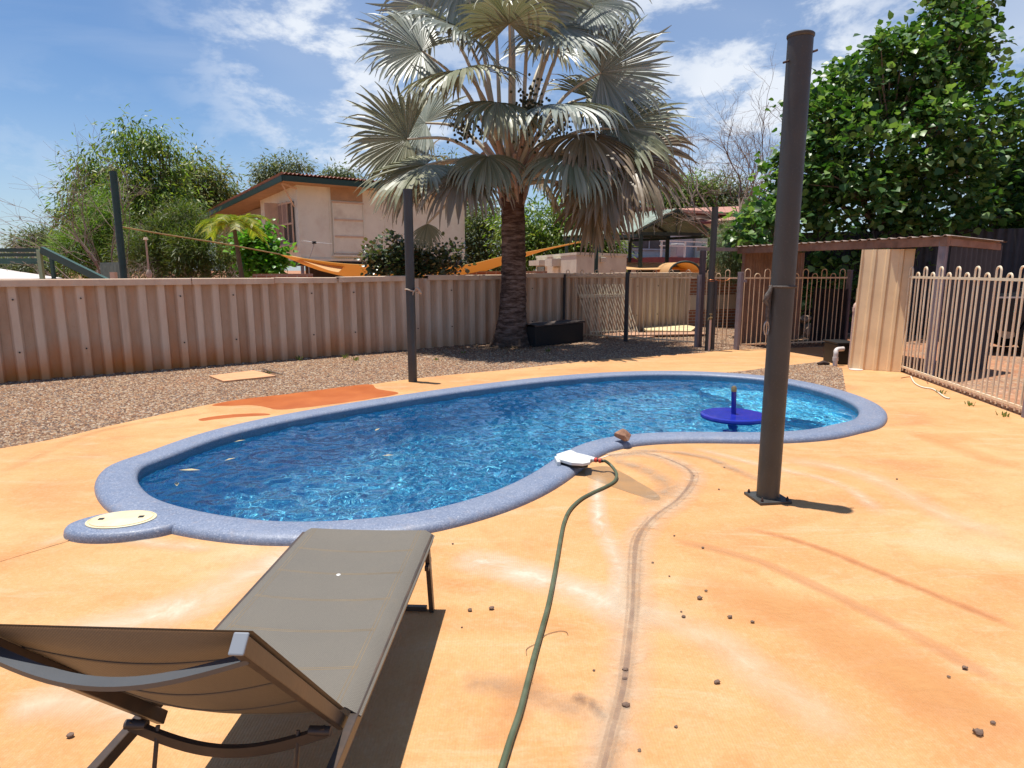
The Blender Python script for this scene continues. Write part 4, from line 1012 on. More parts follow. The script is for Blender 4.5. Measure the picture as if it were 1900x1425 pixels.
# leaf bases
rr = random.Random(3)
for k in range(16):
    a = k * 2.399; zc = 3.0 + .05 * k; ca = V(math.cos(a), math.sin(a), 0)
    p0 = HC + ca * .19 + V(0, 0, zc - 3.25 - .12); p1 = HC + ca * .33 + V(0, 0, zc - 3.25 + .35); p2_ = HC + ca * .62 + V(0, 0, zc - 3.25 + .75)
    s_ = V(-ca.y, ca.x, 0)
    part(palm, 'leaf_base', MB().tube([p0 - s_ * .09, p0.lerp(p1, .6) - s_ * .05, p1], [.05, .055, .05], 6).tube([p0 + s_ * .09, p0.lerp(p1, .6) + s_ * .05, p1], [.05, .055, .05], 6).tube([p1 - ca * .05, p1, p2_], [.06, .06, .04], 6), M_boot, smooth=60)
def frond(hub, axis, nrm, Rr, droop, tone, seed, span=138, nseg_=58, fused=.56, pet=True, wild=.22):
    r_ = random.Random(seed); axis = axis.normalized(); nrm = (nrm - axis * nrm.dot(axis)).normalized(); side = axis.cross(nrm)
    vs = []; fs = []; nst = 9; dth = R(2 * span / nseg_)
    for i in range(nseg_):
        th = R(-span) + dth * (i + .5)
        th2 = th + r_.gauss(0, .008)
        Ls = 1.07 * Rr * (1 - .20 * (abs(th) / R(span)) ** 2) * r_.uniform(.84, 1.08)
        d = (axis * math.cos(th2) + side * math.sin(th2)).normalized()
        # the blade is cupped: its sides rise a little and its middle ridge bends down
        d = (d + nrm * (.22 * abs(math.sin(th)) - .05) + nrm * r_.gauss(0, .008)).normalized(); jit = Vector([r_.gauss(0, .055) for _ in range(3)])
        p = hub.copy(); wv = nrm.cross(d).normalized(); st = Ls / nst; b = len(vs); wf = fused * Ls * math.tan(dth / 2)
        dr = droop * r_.uniform(.75, 1.35) + (r_.random() < wild) * r_.uniform(.2, .9); tw_ = r_.gauss(0, .2)
        fz = r_.uniform(.85, 1.2) * fused
        for k in range(nst + 1):
            u = k / nst
            hw = (u * Ls * math.tan(dth / 2) * 1.16 if u < fz else max(.002, fz * Ls * math.tan(dth / 2) * 1.16 * (1 - ((u - fz) / (1 - fz)) ** 1.9))) + .003
            nn = d.cross(wv).normalized() * -1
            fold = .42 * hw
            vs += [p - wv * hw * .98, p + nn * fold, p + wv * hw * .98]
            if k < nst:
                if k: fs += []
                q = b + 3 * k; fs += [(q, q + 1, q + 4, q + 3), (q + 1, q + 2, q + 5, q + 4)]
                g = (droop * .14 if u < fz else dr * (.25 + (u - fz * .6) * 2.1) * .42)
                d = (d + V(0, 0, -1) * g + jit * (u > fz)).normalized()
                wv = (wv + nrm * tw_ * (u > fz) * .5); wv = (wv - d * wv.dot(d)).normalized(); p = p + d * st
    mb = MB(); mb.v = [tuple(v) for v in vs]; mb.f = fs
    fr_ = None
    if pet:
        base = HC + V((hub - HC).x, (hub - HC).y, 0).normalized() * .28 + V(0, 0, .1 + min(.7, max(0, (hub.z - HC.z) * .25)))
        mid = base.lerp(hub, .5) + V(0, 0, .18 * (hub - base).length * .8)
        pts = resample(catmull([base, mid, hub], 8, False), 14, False); fr_ = part(palm, 'petiole', MB().tube(pts, [.055 - .033 * j / 13 for j in range(14)], 7), M_pet, smooth=60)
    part(fr_ or palm, 'frond_blade', mb, FM[tone])
def FR(px, py, dy, ax, az, ay, nx, ny, nz, Rr, dr, tone, **k):
    hub = D(px, py, PY + dy); frond(hub, V(ax, ay, az), V(nx, ny, nz), Rr, dr, tone, len(palm.children) * 7 + 3, **k)
# (hub pixel, depth offset, axis x/z/y, normal, radius, droop, tone)
FR(862, 130, -1.3, -.5, -.15, -.8, -.2, -.3, 1, 1.35, .55, 1); FR(783, 95, -.3, -1, .15, -.3, .0, -.9, .6, 1.25, .30, 0)
FR(800, 15, .3, -.6, .5, .2, -.5, -.8, .3, 1.3, .18, 0);   FR(860, 60, -.7, -.5, .2, -.6, 0, -.7, .8, 1.3, .45, 0)
FR(756, 258, .2, -1, .02, -.2, .1, -.95, .35, 1.35, .22, 1, span=115); FR(790, 228, .9, -.9, .35, .3, -.1, -.8, .6, 1.25, .3, 0)
FR(790, 306, -.5, -.85, -.25, -.4, -.2, -.5, .9, 1.45, .42, 1); FR(862, 322, -1.1, -.35, -.35, -.8, 0, -.4, 1, 1.3, .75, 2)
FR(925, 190, -1.5, -.1, -.2, -1, .1, -.3, 1, 1.25, .85, 1);  FR(1040, 50, -.5, .6, -.25, -.5, .3, -.8, .6, 1.4, .38, 0)
FR(1033, 195, -1.3, .7, .0, -.8, 0, -.3, 1, 1.35, .6, 0);    FR(1115, 135, -.1, 1, .18, -.15, -.1, -.95, .3, 1.45, .16, 0, span=115)
FR(1085, 250, -.9, .7, -.25, -.6, .1, -.4, 1, 1.45, .70, 2); FR(1145, 238, -.4, .9, .0, -.4, -.1, -.8, .6, 1.45, .40, 1)
FR(1130, 300, .2, .9, -.3, .1, .2, -.8, .6, 1.35, .55, 2);   FR(1180, 275, -.1, 1, -.1, -.1, 0, -.95, .4, 1.2, .35, 2)
FR(1000, 322, .9, .6, -.5, .6, 0, -.6, .8, 1.1, .8, 2);      FR(793, 415, -.2, -.05, -1, -.3, -.3, -.9, .1, .55, .3, 1, span=70)
FR(948, 15, -.2, .1, 1, -.1, 0, -1, .1, 1.5, .10, 0, span=120); FR(985, -10, -.4, .3, .9, -.5, .3, -1, .3, 1.45, .2, 0)
FR(915, -20, .2, -.3, .9, .2, -.3, -.9, .3, 1.4, .2, 0);     FR(1050, -20, .3, .6, .6, .2, .2, -.9, .5, 1.4, .25, 0)
FR(1090, 10, -.3, .8, .2, -.3, .2, -.9, .6, 1.2, .45, 0);    FR(860, -30, -.4, -.5, .6, -.5, -.2, -.8, .6, 1.3, .35, 0)
FR(945, 45, -1.2, .0, .5, -1, 0, -.8, .8, 1.1, .45, 1)
FR(1020, 90, 1.4, .4, .4, .9, 0, -.6, .9, 1.3, .5, 0);      FR(1090, 180, 1.0, .8, .2, .5, 0, -.8, .7, 1.3, .4, 1)
FR(1080, 330, .5, .6, -.6, .2, .2, -.7, .7, 1.3, .7, 2);      FR(1140, 190, .6, 1, .05, .3, 0, -.9, .5, 1.35, .25, 0)
FR(1170, 300, -.9, .8, -.5, -.5, .1, -.6, .8, 1.35, .75, 2);  FR(1120, 330, -1.2, .4, -.6, -.8, .1, -.5, .9, 1.3, .8, 2)
FR(1100, 380, -.6, .3, -.9, -.4, .2, -.9, .5, 1.0, .7, 2);    FR(1060, 290, -1.5, .3, -.4, -.9, .1, -.5, .9, 1.2, .8, 1)
FR(905, 290, -1.3, -.1, -.5, -.9, 0, -.6, .9, 1.0, .85, 1);  FR(770, 320, .6, -.8, -.4, .3, 0, -.8, .6, 1.2, .5, 2)
# a young spear and fruit bunches
part(palm, 'spear_leaf', MB().tube([HC + V(.02, 0, .3), HC + V(.0, 0, 1.4), D(950, 90, PY), D(949, -10, PY)], [.09, .08, .07, .02], 8), M_pet, smooth=60)
M_fruit = simple('dark green palm fruit', (.05, .055, .022), .5, .5, 12, 0)
for cx_, cy_, dy, sx_, sz_, nf in ((985, 212, -.75, .16, .42, 230), (866, 236, -.8, .14, .26, 120), (1040, 235, .3, .15, .3, 90)):
    c = D(cx_, cy_, PY + dy); mb = MB(); rr = random.Random(cx_)
    bm = bmesh.new(); bmesh.ops.create_icosphere(bm, subdivisions=1, radius=1); iv = [v.co.copy() for v in bm.verts]; if_ = [tuple(v.index for v in f.verts) for f in bm.faces]; bm.free()
    for k in range(nf):
        q = c + V(rr.gauss(0, sx_), rr.gauss(0, sx_), rr.gauss(0, sz_ * .55)); mb.add([q + v * .03 for v in iv], if_)
    st = part(palm, 'fruit_stalk', MB().tube([HC + V(0, 0, .5), c + V(0, .1, sz_ * .9), c, c - V(0, 0, sz_)], [.03, .025, .02, .012], 6), M_pet, smooth=60)
    tag(part(st, 'fruit', mb, M_fruit, smooth=180), kind='stuff')
# chest beside the palm
t = NT('black woven plastic'); wv1 = t.n('ShaderNodeTexWave'); wv1.inputs['Scale'].default_value = 14; t.l(t.co(), wv1.inputs['Vector'])
M_wick = t.out(t.pbr((.012, .011, .011), .7, t.bump(wv1.outputs[0], .5, .01)))
M_cush = simple('faded dark cushion', (.085, .065, .055), .9, .5, 5, .3, 12)
b0_, b1_ = G(1000, 643), G(1082, 633); ch = thing('storage_chest', 'low black woven storage chest with a worn dusty top beside the palm trunk', 'chest', (b0_ + b1_) / 2)
bd = (b1_ - b0_).normalized(); bn = V(-bd.y, bd.x, 0); a_ = b0_ - bd * .12; b_ = b1_ + bd * .0
cc = lambda u, w, z: V(*(a_.lerp(b_, u) + bn * w).to_2d(), z)
part(ch, 'box', MB().prism([tuple(cc(0, 0, 0).to_2d()), tuple(cc(1, 0, 0).to_2d()), tuple(cc(1, .5, 0).to_2d()), tuple(cc(0, .5, 0).to_2d())], .0, .42), M_wick, bevel=.01)
rows = []
for j in range(9):
    rows.append([tuple(cc(-.02 + 1.04 * i / 20, -.02 + .54 * j / 8, .455 + .03 * mnoise.noise(V(i * .3, j * .4, 1)) + .02 * math.sin(math.pi * j / 8))) for i in range(21)])
rows = [[(p[0], p[1], .425) for p in rows[0]]] + rows + [[(p[0], p[1], .425) for p in rows[-1]]]
part(ch, 'lid', MB().grid(rows), M_cush, smooth=60)
# ================================================================ TREES AND SHRUBS
def leafmat(name, cols, trans=.35, rough=.5, spec=.4):
    t = NT(name); gi = t.n('ShaderNodeNewGeometry'); k = len(cols)
    col = t.ramp(gi.outputs['Random Per Island'], [(i / (k - 1), c) for i, c in enumerate(cols)])
    b = t.n('ShaderNodeBsdfPrincipled'); t.l(col, b.inputs['Base Color']); b.inputs['Roughness'].default_value = rough; b.inputs['Specular IOR Level'].default_value = spec
    tr = t.n('ShaderNodeBsdfTranslucent'); t.l(t.mix(1, col, (1.5, 1.7, .6), 'MULTIPLY'), tr.inputs[0]); ms = t.n('ShaderNodeMixShader'); ms.inputs[0].default_value = trans
    t.l(b.outputs[0], ms.inputs[1]); t.l(tr.outputs[0], ms.inputs[2]); return t.out(ms.outputs[0])
M_wood = simple('tree bark', (.14, .10, .075), .9, .35, 12, .4); M_twig = simple('dry twigs', (.22, .16, .13), .9, .3, 12, .2)
LEAF = {  # outline (x across, y along, z lift), faces
 'broad': ([(0, 0, 0), (-.42, .22, .10), (-.50, .55, .12), (0, .5, 0), (0, 1.05, -.10), (.42, .22, .10), (.50, .55, .12), (0, .12, 0)], [(0, 7, 1), (7, 3, 2, 1), (3, 4, 2), (0, 5, 7), (7, 5, 6, 3), (3, 6, 4)]),
 'round': ([(0, 0, 0), (-.45, .2, .08), (-.5, .65, .08), (0, 1.0, 0), (.5, .65, .08), (.45, .2, .08)], [(0, 3, 2, 1), (0, 5, 4, 3)]),
 'long': ([(0, 0, 0), (-.14, .35, .03), (0, 1.0, -.12), (.14, .35, .03), (0, .4, 0)], [(0, 4, 1), (4, 2, 1), (0, 3, 4), (4, 3, 2)]),
 'fine': ([(-.07, 0, 0), (.07, 0, 0), (.02, 1, -.05), (-.02, 1, -.05)], [(0, 1, 2, 3)])}
def leaves(pos, dirs, size, kind, rs, svar=.3):
    tv, tf = LEAF[kind]; tv = np.array(tv); n = len(pos); k = len(tv)
    d = dirs / np.linalg.norm(dirs, axis=1, keepdims=True)
    up = np.stack([rs.normal(0, .55, n), rs.normal(0, .55, n), np.ones(n)], 1)
    x = np.cross(d, up); x /= np.linalg.norm(x, axis=1, keepdims=True) + 1e-9; zz_ = np.cross(x, d)
    s = (size * np.exp(np.clip(rs.normal(0, svar, n), -.5, .35)))[:, None, None]
    vs = pos[:, None, :] + s * (tv[None, :, 0:1] * x[:, None, :] + tv[None, :, 1:2] * d[:, None, :] + tv[None, :, 2:3] * zz_[:, None, :])
    fs = []
    for f in tf: fs.append(np.arange(n)[:, None] * k + np.array(f)[None, :])
    return vs.reshape(-1, 3), fs
def npmesh(parent, name, vs, fs, m):
    loc = wloc(parent); me = bpy.data.meshes.new(name); vs = vs - np.array(loc)[None, :]
    tot = sum(f.shape[0] for f in fs); loops = np.concatenate([f.ravel() for f in fs]).astype(np.int32)
    sizes = np.concatenate([np.full(f.shape[0], f.shape[1]) for f in fs]); starts = np.concatenate([[0], np.cumsum(sizes)[:-1]]).astype(np.int32)
    me.vertices.add(len(vs)); me.vertices.foreach_set('co', vs.astype(np.float32).ravel())
    me.loops.add(len(loops)); me.loops.foreach_set('vertex_index', loops)
    me.polygons.add(tot); me.polygons.foreach_set('loop_start', starts); me.update(calc_edges=True); me.validate()
    o = bpy.data.objects.new(name, me); S.collection.objects.link(o); o.parent = parent; me.materials.append(m); return o
def tree(name, label, cat, base, lobes, nleaf, size, kind, lm, bm=None, seed=0, tr=.12, droop=.3, clump=.22, per=26, outward=.6, group=None, limb=.9, twigs=True, hollow=.55, zflat=1.0, nlimb=22):
    """lobes: (px, py, dy, radius px) seen at the depth of the base"""
    rs = np.random.RandomState(seed); r_ = random.Random(seed)
    root = thing(name, label, cat, base, group); Y = base.y
    L_ = []
    for px, py, dy, rp in lobes:
        c = D(px, py, Y + dy); s = Y / cP / FPX; L_.append((np.array(c), rp * s))
    vol = np.array([r ** 2.2 for c, r in L_]); vol /= vol.sum()
    nc = max(4, nleaf // per); cl = []
    for i in range(nc):
        c, r = L_[rs.choice(len(L_), p=vol)]; v = rs.normal(0, 1, 3); v /= np.linalg.norm(v)
        rad = r * (hollow + (1 - hollow) * rs.rand() ** .5) * (1 + .22 * mnoise.noise(Vector(v * 2 + c)))
        p = c + v * rad * np.array([1, .9, zflat]); cl.append((p, v))
    pos, dirs = [], []
    for p, v in cl:
        m = max(3, int(per * r_.uniform(.5, 1.5))); cs_ = clump * r_.uniform(.6, 1.4)
        q = p + rs.normal(0, cs_, (m, 3)) * np.array([1, 1, .75]); dd = (q - p) / cs_ * .6 + rs.normal(0, .6, (m, 3)) + v * outward; dd[:, 2] -= droop
        pos.append(q); dirs.append(dd)
    pos = np.concatenate(pos); dirs = np.concatenate(dirs)
    ok = pos[:, 2] > .05; vs, fs = leaves(pos[ok], dirs[ok], size, kind, rs)
    # trunk, limbs to the lobes, twigs to some of the clumps
    mb = MB(); top = sum(c[2] for c, r in L_) / len(L_); minz = min(c[2] - r for c, r in L_)
    fork = Vector((base.x, base.y, max(.4, min(minz * limb + .2, top * .6))))
    mid = (Vector(base) + fork) / 2 + V(r_.uniform(-.1, .1), 0, 0)
    mb.tube([Vector(base) - V(0, 0, .05), mid, fork], [tr * 1.25, tr, tr * .85], 10)
    for c, r in L_:
        c = Vector(c); a = fork.lerp(c, .5) + V(r_.uniform(-.2, .2), r_.uniform(-.2, .2), r_.uniform(0, .25)) * min(2, r)
        mb.tube(resample(catmull([fork, a, c], 5, False), 8, False), [tr * .6 * (1 - .8 * j / 7) for j in range(8)], 7)
    step = max(1, len(cl) // nlimb) if twigs else 10 ** 9
    for p, v in cl[::step]:
        j = int(np.argmin([np.linalg.norm(p - c) for c, r in L_])); c, r = L_[j]; p = Vector(p); c = Vector(c)
        st = c.lerp(fork, .35); mb.tube([st, st.lerp(p, .5) + V(r_.uniform(-.1, .1), 0, .1 * r), p + (p - c) * .08], [tr * .16 + .006, tr * .10 + .004, .005], 5)
    part(root, 'trunk', mb, bm or M_wood, smooth=60)
    npmesh(root, 'crown', vs, fs, lm); return root
def at0(px, Y): p = D(px, 500, Y); return V(p.x, Y, 0)

LM_big = leafmat('broad green leaf', [(.018, .055, .012), (.04, .105, .022), (.08, .17, .04), (.22, .32, .11), (.05, .12, .03)], .30, .38)
LM_mango = leafmat('mango leaf', [(.03, .07, .012), (.06, .13, .02), (.12, .20, .03), (.22, .26, .05), (.05, .11, .02)], .35, .4)
LM_mango2 = leafmat('sunlit mango leaf', [(.03, .065, .012), (.07, .13, .022), (.15, .24, .04), (.28, .32, .07), (.05, .10, .02)], .4, .4)
LM_olive = leafmat('olive leaf', [(.05, .075, .025), (.08, .11, .04), (.12, .15, .05), (.15, .15, .07), (.07, .10, .03)], .3)
LM_far = leafmat('far gum leaf', [(.07, .09, .045), (.10, .13, .06), (.14, .17, .07), (.16, .18, .09)], .3)
LM_feather = leafmat('feathery leaf', [(.06, .12, .015), (.11, .20, .03), (.20, .31, .055), (.10, .12, .03)], .35)
LM_bright = leafmat('bright green leaf', [(.05, .16, .015), (.10, .26, .03), (.17, .36, .05), (.08, .2, .03)], .4, .35)
LM_grape = leafmat('round dark leaf', [(.02, .04, .018), (.04, .07, .03), (.08, .12, .06), (.14, .15, .06), (.10, .06, .03)], .2, .35, .6)
LM_grey = leafmat('grey green leaf', [(.09, .13, .06), (.14, .19, .09), (.2, .25, .13)], .3)
LM_red = leafmat('dull mixed leaf', [(.06, .10, .02), (.12, .17, .04), (.20, .22, .06), (.16, .12, .06), (.09, .15, .03)], .35)

# big broad leaved tree on the right, overhanging the shelter
tree('broadleaf_tree', 'huge dark green broad leaved tree filling the right side behind the shelter', 'tree', at0(1660, 17.5),
     [(1595,165,0,72), (1650,150,-.5,80), (1530,240,0,70), (1735,120,-.3,85), (1770,30,0,75), (1800,-60,.3,70), (1490,310,0,62), (1560,300,-.9,100), (1680,270,-1.0,115), (1800,240,-.5,95), (1880,300,0,80), (1950,270,.2,90), (1470,390,-.3,60), (1600,390,-.8,95), (1740,380,-1,100), (1880,390,-.6,90), (1960,360,0,100), (1640,440,-.2,70), (1840,450,-.3,60), (2040,250,.5,120)],
     27000, .150, 'broad', LM_big, seed=21, tr=.20, droop=.25, clump=.20, per=34, nlimb=170, hollow=.35, bm=M_twig)
tree('broadleaf_shrub', 'low branch cluster of broad bright leaves at the left corner of the shelter roof', 'shrub', at0(1425, 15.6),
     [(1400,425,0,38), (1440,400,.3,38), (1375,440,0,20), (1440,450,.3,30)], 700, .15, 'broad', LM_big, seed=5, tr=.05, clump=.15, per=10, nlimb=12)
tree('broadleaf_shrub', 'dense dark broad leaved shrub growing in the shade behind the pool gate', 'shrub', at0(1530, 16.6),
     [(1500,520,0,45), (1560,520,0,50), (1620,500,.2,50), (1540,580,0,40), (1700,480,.3,50)], 2200, .14, 'broad', LM_big, seed=6, tr=.06, clump=.2, per=14, nlimb=12)
# tall trees on the left
tree('mango_tree', 'tall spreading mango like tree with open crown above the left part of the fence', 'tree', at0(300, 30),
     [(262,242,0,30), (232,262,.5,20), (300,262,0,28), (330,308,.5,22), (190,308,0,28), (158,315,-.5,18), (170,350,0,34), (142,345,.5,16), (270,290,0,22), (245,335,-.8,46), (300,345,.3,42), (210,390,-.5,52), (285,400,-.5,52), (330,390,.3,36), (160,405,.3,36), (240,450,-.6,55), (320,450,0,45)],
     24000, .24, 'long', LM_mango2, seed=31, tr=.26, droop=.9, clump=.36, per=80, nlimb=110, hollow=.45, outward=.2)
tree('mango_tree', 'rounded deep green tree just left of the two storey house', 'tree', at0(380, 40),
     [(370,325,0,34), (400,350,0,36), (428,360,.5,22), (360,375,0,40), (345,330,1,26), (400,395,0,36), (330,400,0,40), (445,370,1,8)],
     14000, .28, 'long', LM_red, seed=32, tr=.28, droop=.9, clump=.42, per=60, hollow=.4)
tree('gum_tree', 'small distant gum tree with two tufts above the house roof', 'tree', at0(512, 55),
     [(498,322,0,22), (535,318,0,24), (563,312,0,12), (490,345,0,14), (520,345,0,20)], 5500, .32, 'long', LM_far, seed=33, tr=.2, droop=.8, clump=.4, per=20, hollow=.3)
tree('gum_tree', 'tip of a distant gum tree showing over the house roof beside the palm', 'tree', at0(628, 55), [(622,328,0,16), (645,330,0,14)], 2200, .32, 'long', LM_far, seed=34, tr=.18, droop=.8, clump=.35, per=20)
tree('gum_tree', 'distant olive gum tree seen through the lower left palm fronds', 'tree', at0(835, 48), [(830,325,0,34), (850,360,0,34), (800,370,0,34), (875,400,0,40)], 7000, .32, 'long', LM_far, seed=35, tr=.25, droop=.8, clump=.5, per=20, hollow=.3)
tree('gum_tree', 'grey green distant tree low on the horizon at the far left edge', 'tree', at0(58, 60), [(60,452,0,20), (85,442,0,20), (40,455,0,14), (14,488,-2,14), (110,455,0,18)], 5000, .36, 'long', LM_far, seed=36, tr=.2, clump=.5, per=18, hollow=.2)
# feathery shrubs in front of the mango tree
tree('feathery_shrub', 'light green feathery shrub spreading above the fence left of the tall green post', 'shrub', at0(165, 22),
     [(150,455,0,34), (190,440,.3,36), (120,470,0,24), (205,480,0,32), (170,495,0,30), (95,480,0,16), (180,380,.6,30), (215,415,.4,28), (210,360,1,20)],
     17000, .14, 'fine', LM_feather, seed=41, tr=.07, droop=.1, clump=.22, per=70, nlimb=70, hollow=.3)
tree('feathery_shrub', 'dense olive green shrub above the fence between the green post and the small palm', 'shrub', at0(350, 20),
     [(265,470,0,36), (300,440,.4,34), (345,460,0,36), (390,470,0,34), (420,500,0,28), (360,500,0,34), (300,500,0,30), (380,430,.6,30), (425,470,.2,24), (330,410,.5,28)],
     24000, .14, 'fine', leafmat('olive feathery leaf', [(.04, .075, .015), (.08, .125, .03), (.15, .19, .05), (.12, .10, .04)], .35), seed=42, tr=.07, droop=.1, clump=.2, per=80, nlimb=60, hollow=.3)
tree('hedge', 'low olive hedge behind the green metal frame at the left edge', 'hedge', at0(70, 26), [(20,500,0,22), (50,498,0,22), (85,495,0,24), (110,505,0,22), (-20,500,0,26)], 11000, .13, 'long', LM_olive, seed=43, tr=.05, clump=.25, per=30)
tree('bright_shrub', 'glossy bright green shrub behind the fence right of the small palm', 'shrub', at0(478, 19), [(455,455,0,16), (480,445,0,20), (500,470,0,18), (470,485,0,20), (505,495,0,16), (520,478,.2,10), (490,430,0,10)], 2600, .12, 'broad', LM_bright, seed=44, tr=.04, clump=.13, per=14, nlimb=10)
tree('sea_grape_shrub', 'dark round leaved shrub poking over the fence behind the slim charcoal post', 'shrub', at0(765, 14.6),
     [(705,475,0,24), (730,455,0,24), (750,480,0,26), (700,500,0,20), (790,475,0,26), (820,490,0,22), (845,470,.1,18), (855,495,0,14), (770,505,0,24), (735,500,0,22)],
     3600, .075, 'round', LM_grape, seed=45, tr=.05, droop=.1, clump=.10, per=14, nlimb=26, hollow=.3)
tree('mango_tree', 'dense glossy bright green mango tree behind the palm trunk and the cream building', 'tree', at0(1030, 29),
     [(985,420,0,42), (1030,430,-.5,44), (1075,440,0,40), (1110,455,0,34), (960,450,0,34), (1000,460,-.6,36), (1050,470,-.4,36), (1090,420,.4,38), (1135,455,.2,16), (940,420,.5,24), (1060,400,.5,30), (1115,480,0,30), (960,485,0,26)],
     16000, .24, 'long', LM_mango2, seed=46, tr=.22, droop=.7, clump=.32, per=26, hollow=.3)
tree('olive_tree', 'dull olive tree mass between the house and the palm trunk', 'tree', at0(880, 36), [(880,440,0,40), (910,470,0,36), (860,480,0,30), (905,410,0,26), (930,500,0,30), (840,450,1,24), (880,500,0,30)], 11000, .26, 'long', LM_olive, seed=47, tr=.2, clump=.4, per=26, hollow=.3)
tree('gum_tree', 'mid green gum tree behind the gable roof right of the palm fronds', 'tree', at0(1262, 44), [(1250,362,0,30), (1280,350,0,26), (1225,385,0,24), (1300,375,0,26), (1265,395,0,28), (1320,345,0,14)], 10000, .30, 'long', LM_mango2, seed=48, tr=.25, droop=.8, clump=.42, per=22, hollow=.3)
tree('gum_tree', 'small olive gum tree behind the bare branches', 'tree', at0(1360, 44), [(1345,350,0,22), (1375,360,0,18), (1330,380,0,22), (1370,390,0,26), (1395,375,0,14)], 5000, .30, 'long', LM_far, seed=49, tr=.2, droop=.8, clump=.42, per=18, hollow=.3)
tree('weeping_tree', 'grey green wispy tree hanging between the far charcoal post and the shelter', 'tree', at0(1375, 18.5), [(1350,440,0,24), (1385,430,0,30), (1340,475,0,20), (1390,470,0,30), (1420,490,0,24), (1360,500,0,20), (1400,400,.3,16)], 24000, .08, 'fine', LM_grey, seed=50, tr=.05, droop=.9, clump=.15, per=60, nlimb=30, hollow=.3)
# bare branches
def bare(name, label, base, top, spread, seed, depth=6, r0=.07, n0=5, lean=0, m=M_twig, gen=.72):
    r_ = random.Random(seed); mb = MB()
    def grow(p, d, ln, r, k):
        q = p; pts = [p]; dd = d.copy()
        for j in range(4): dd = (dd + Vector([r_.gauss(0, .16) for _ in range(3)]) + V(0, 0, .05 if k > 2 else -.02)).normalized(); q = q + dd * ln / 4; pts.append(q)
        mb.tube(pts, [r * (1 - .4 * j / 4) for j in range(5)], 4 if k < 4 else 6, cap=False)
        if k <= 0: return
        for _ in range(r_.choice((2, 3, 3)) if k > 1 else 3):
            nd = (dd + Vector([r_.gauss(0, spread) for _ in range(3)])).normalized(); grow(pts[r_.choice((2, 3, 4))], nd, ln * r_.uniform(gen - .1, gen + .12), r * .58, k - 1)
    root = thing(name, label, 'tree', base)
    for _ in range(n0): grow(Vector(base) + V(0, 0, .02), V(r_.gauss(lean, .22), r_.gauss(0, .2), 1).normalized(), (top - base.z) * .34, r0, depth)
    part(root, 'branches', mb, m); return root
bare('bare_tree', 'leafless tree of fine curling twigs between the palm and the thick post', at0(1405, 23), 8.6, .40, 4, depth=6, r0=.07, n0=5, lean=-.10)
bare('dead_shrub', 'grey leafless branches sticking out left above the feathery shrub', at0(225, 19), 6.0, .28, 9, depth=4, r0=.03, n0=6, lean=-.75)
bare('dead_shrub', 'tangle of dry brown twigs above the fence right of the tall green post', at0(275, 17.5), 2.6, .5, 12, depth=5, r0=.022, n0=5, lean=0)
# small feather palm
def small_palm(base, topz, label):
    root = thing('small_palm', label, 'palm tree', base); r_ = random.Random(2)
    part(root, 'trunk', MB().tube([base, base + V(-.1, 0, topz * .5), base + V(-.22, 0, topz)], [.09, .065, .05], 10), simple('small palm trunk', (.12, .09, .06), .9), smooth=60)
    hd = base + V(-.22, 0, topz); m = leafmat('yellow green palm leaflet', [(.16, .20, .03), (.22, .27, .04), (.36, .34, .06), (.12, .18, .03)], .4)
    for k in range(13):
        a = k * 2.4; out = V(math.cos(a), math.sin(a), 0); el = r_.uniform(.2, 1.5); d = (out + V(0, 0, el)).normalized(); p = hd.copy(); mb = MB(); pts = [p]
        for j in range(12):
            d = (d + V(0, 0, -.14)).normalized(); q = p + d * .082; s_ = d.cross(V(0, 0, 1)).normalized()
            if j > 1:
                for sg in (-1, 1):
                    for f in (0, .5):
                        b = p.lerp(q, f); e_ = b + (s_ * sg * .8 + d * .7 + V(0, 0, -.25 + r_.uniform(-.1, .2))) * .34 * (1 - .5 * abs(j / 12 - .4)); w = d * .016
                        mb.add([b - w, b + w, b.lerp(e_, .5) + w * 1.4 + V(0, 0, .03), e_, b.lerp(e_, .5) - w * 1.2 + V(0, 0, .03)], [(0, 1, 2, 3, 4)])
            p = q; pts.append(p)
        fr_ = part(root, 'frond', mb, m); part(fr_, 'midrib', MB().tube(pts, [.014 - .0009 * j for j in range(13)], 5), m)
small_palm(at0(455, 17.5), 2.75, 'small yellow green feather palm standing in front of the two storey house')
# weeds at the fence and grass tufts
def tuft(px, py, n, hgt, label, seed, m, z0=0.):
    b = G(px, py, z0); r_ = random.Random(seed); mb = MB()
    for i in range(n):
        a = r_.uniform(0, 6.28); rad = r_.uniform(0, .06); p = b + V(math.cos(a) * rad, math.sin(a) * rad, -.01); h_ = hgt * r_.uniform(.5, 1.1); o = V(math.cos(a), math.sin(a), 0) * h_ * r_.uniform(.2, .7); s_ = V(-math.sin(a), math.cos(a), 0) * .008
        mb.add([p - s_, p + s_, p + o * .5 + V(0, 0, h_ * .7) + s_, p + o + V(0, 0, h_), p + o * .5 + V(0, 0, h_ * .7) - s_], [(0, 1, 2, 3, 4)])
    return solo('weed', mb, m, label, 'weed', loc=b, group='weeds')
wl = [(555,668,'weed at the foot of the corrugated fence above the orange slab'), (640,664,'weed at the fence foot between the slab and the slim post'), (660,668,'weed in the gravel left of the slim charcoal post'), (1018,652,'broad leaved weed in front of the storage chest'),
      (1745,730,'weed at the foot of the right pool fence, farthest of the three there'), (1800,752,'weed at the foot of the right pool fence, middle of the three there'), (1862,772,'weed at the foot of the right pool fence, nearest of the three there'), (500,692,'weed beside the orange slab'), (860,655,'weed in the gravel left of the palm trunk'), (810,668,'weed in the gravel right of the slim post')]
M_weed = leafmat('weed leaf', [(.07, .11, .02), (.12, .16, .04), (.2, .2, .07)], .3)
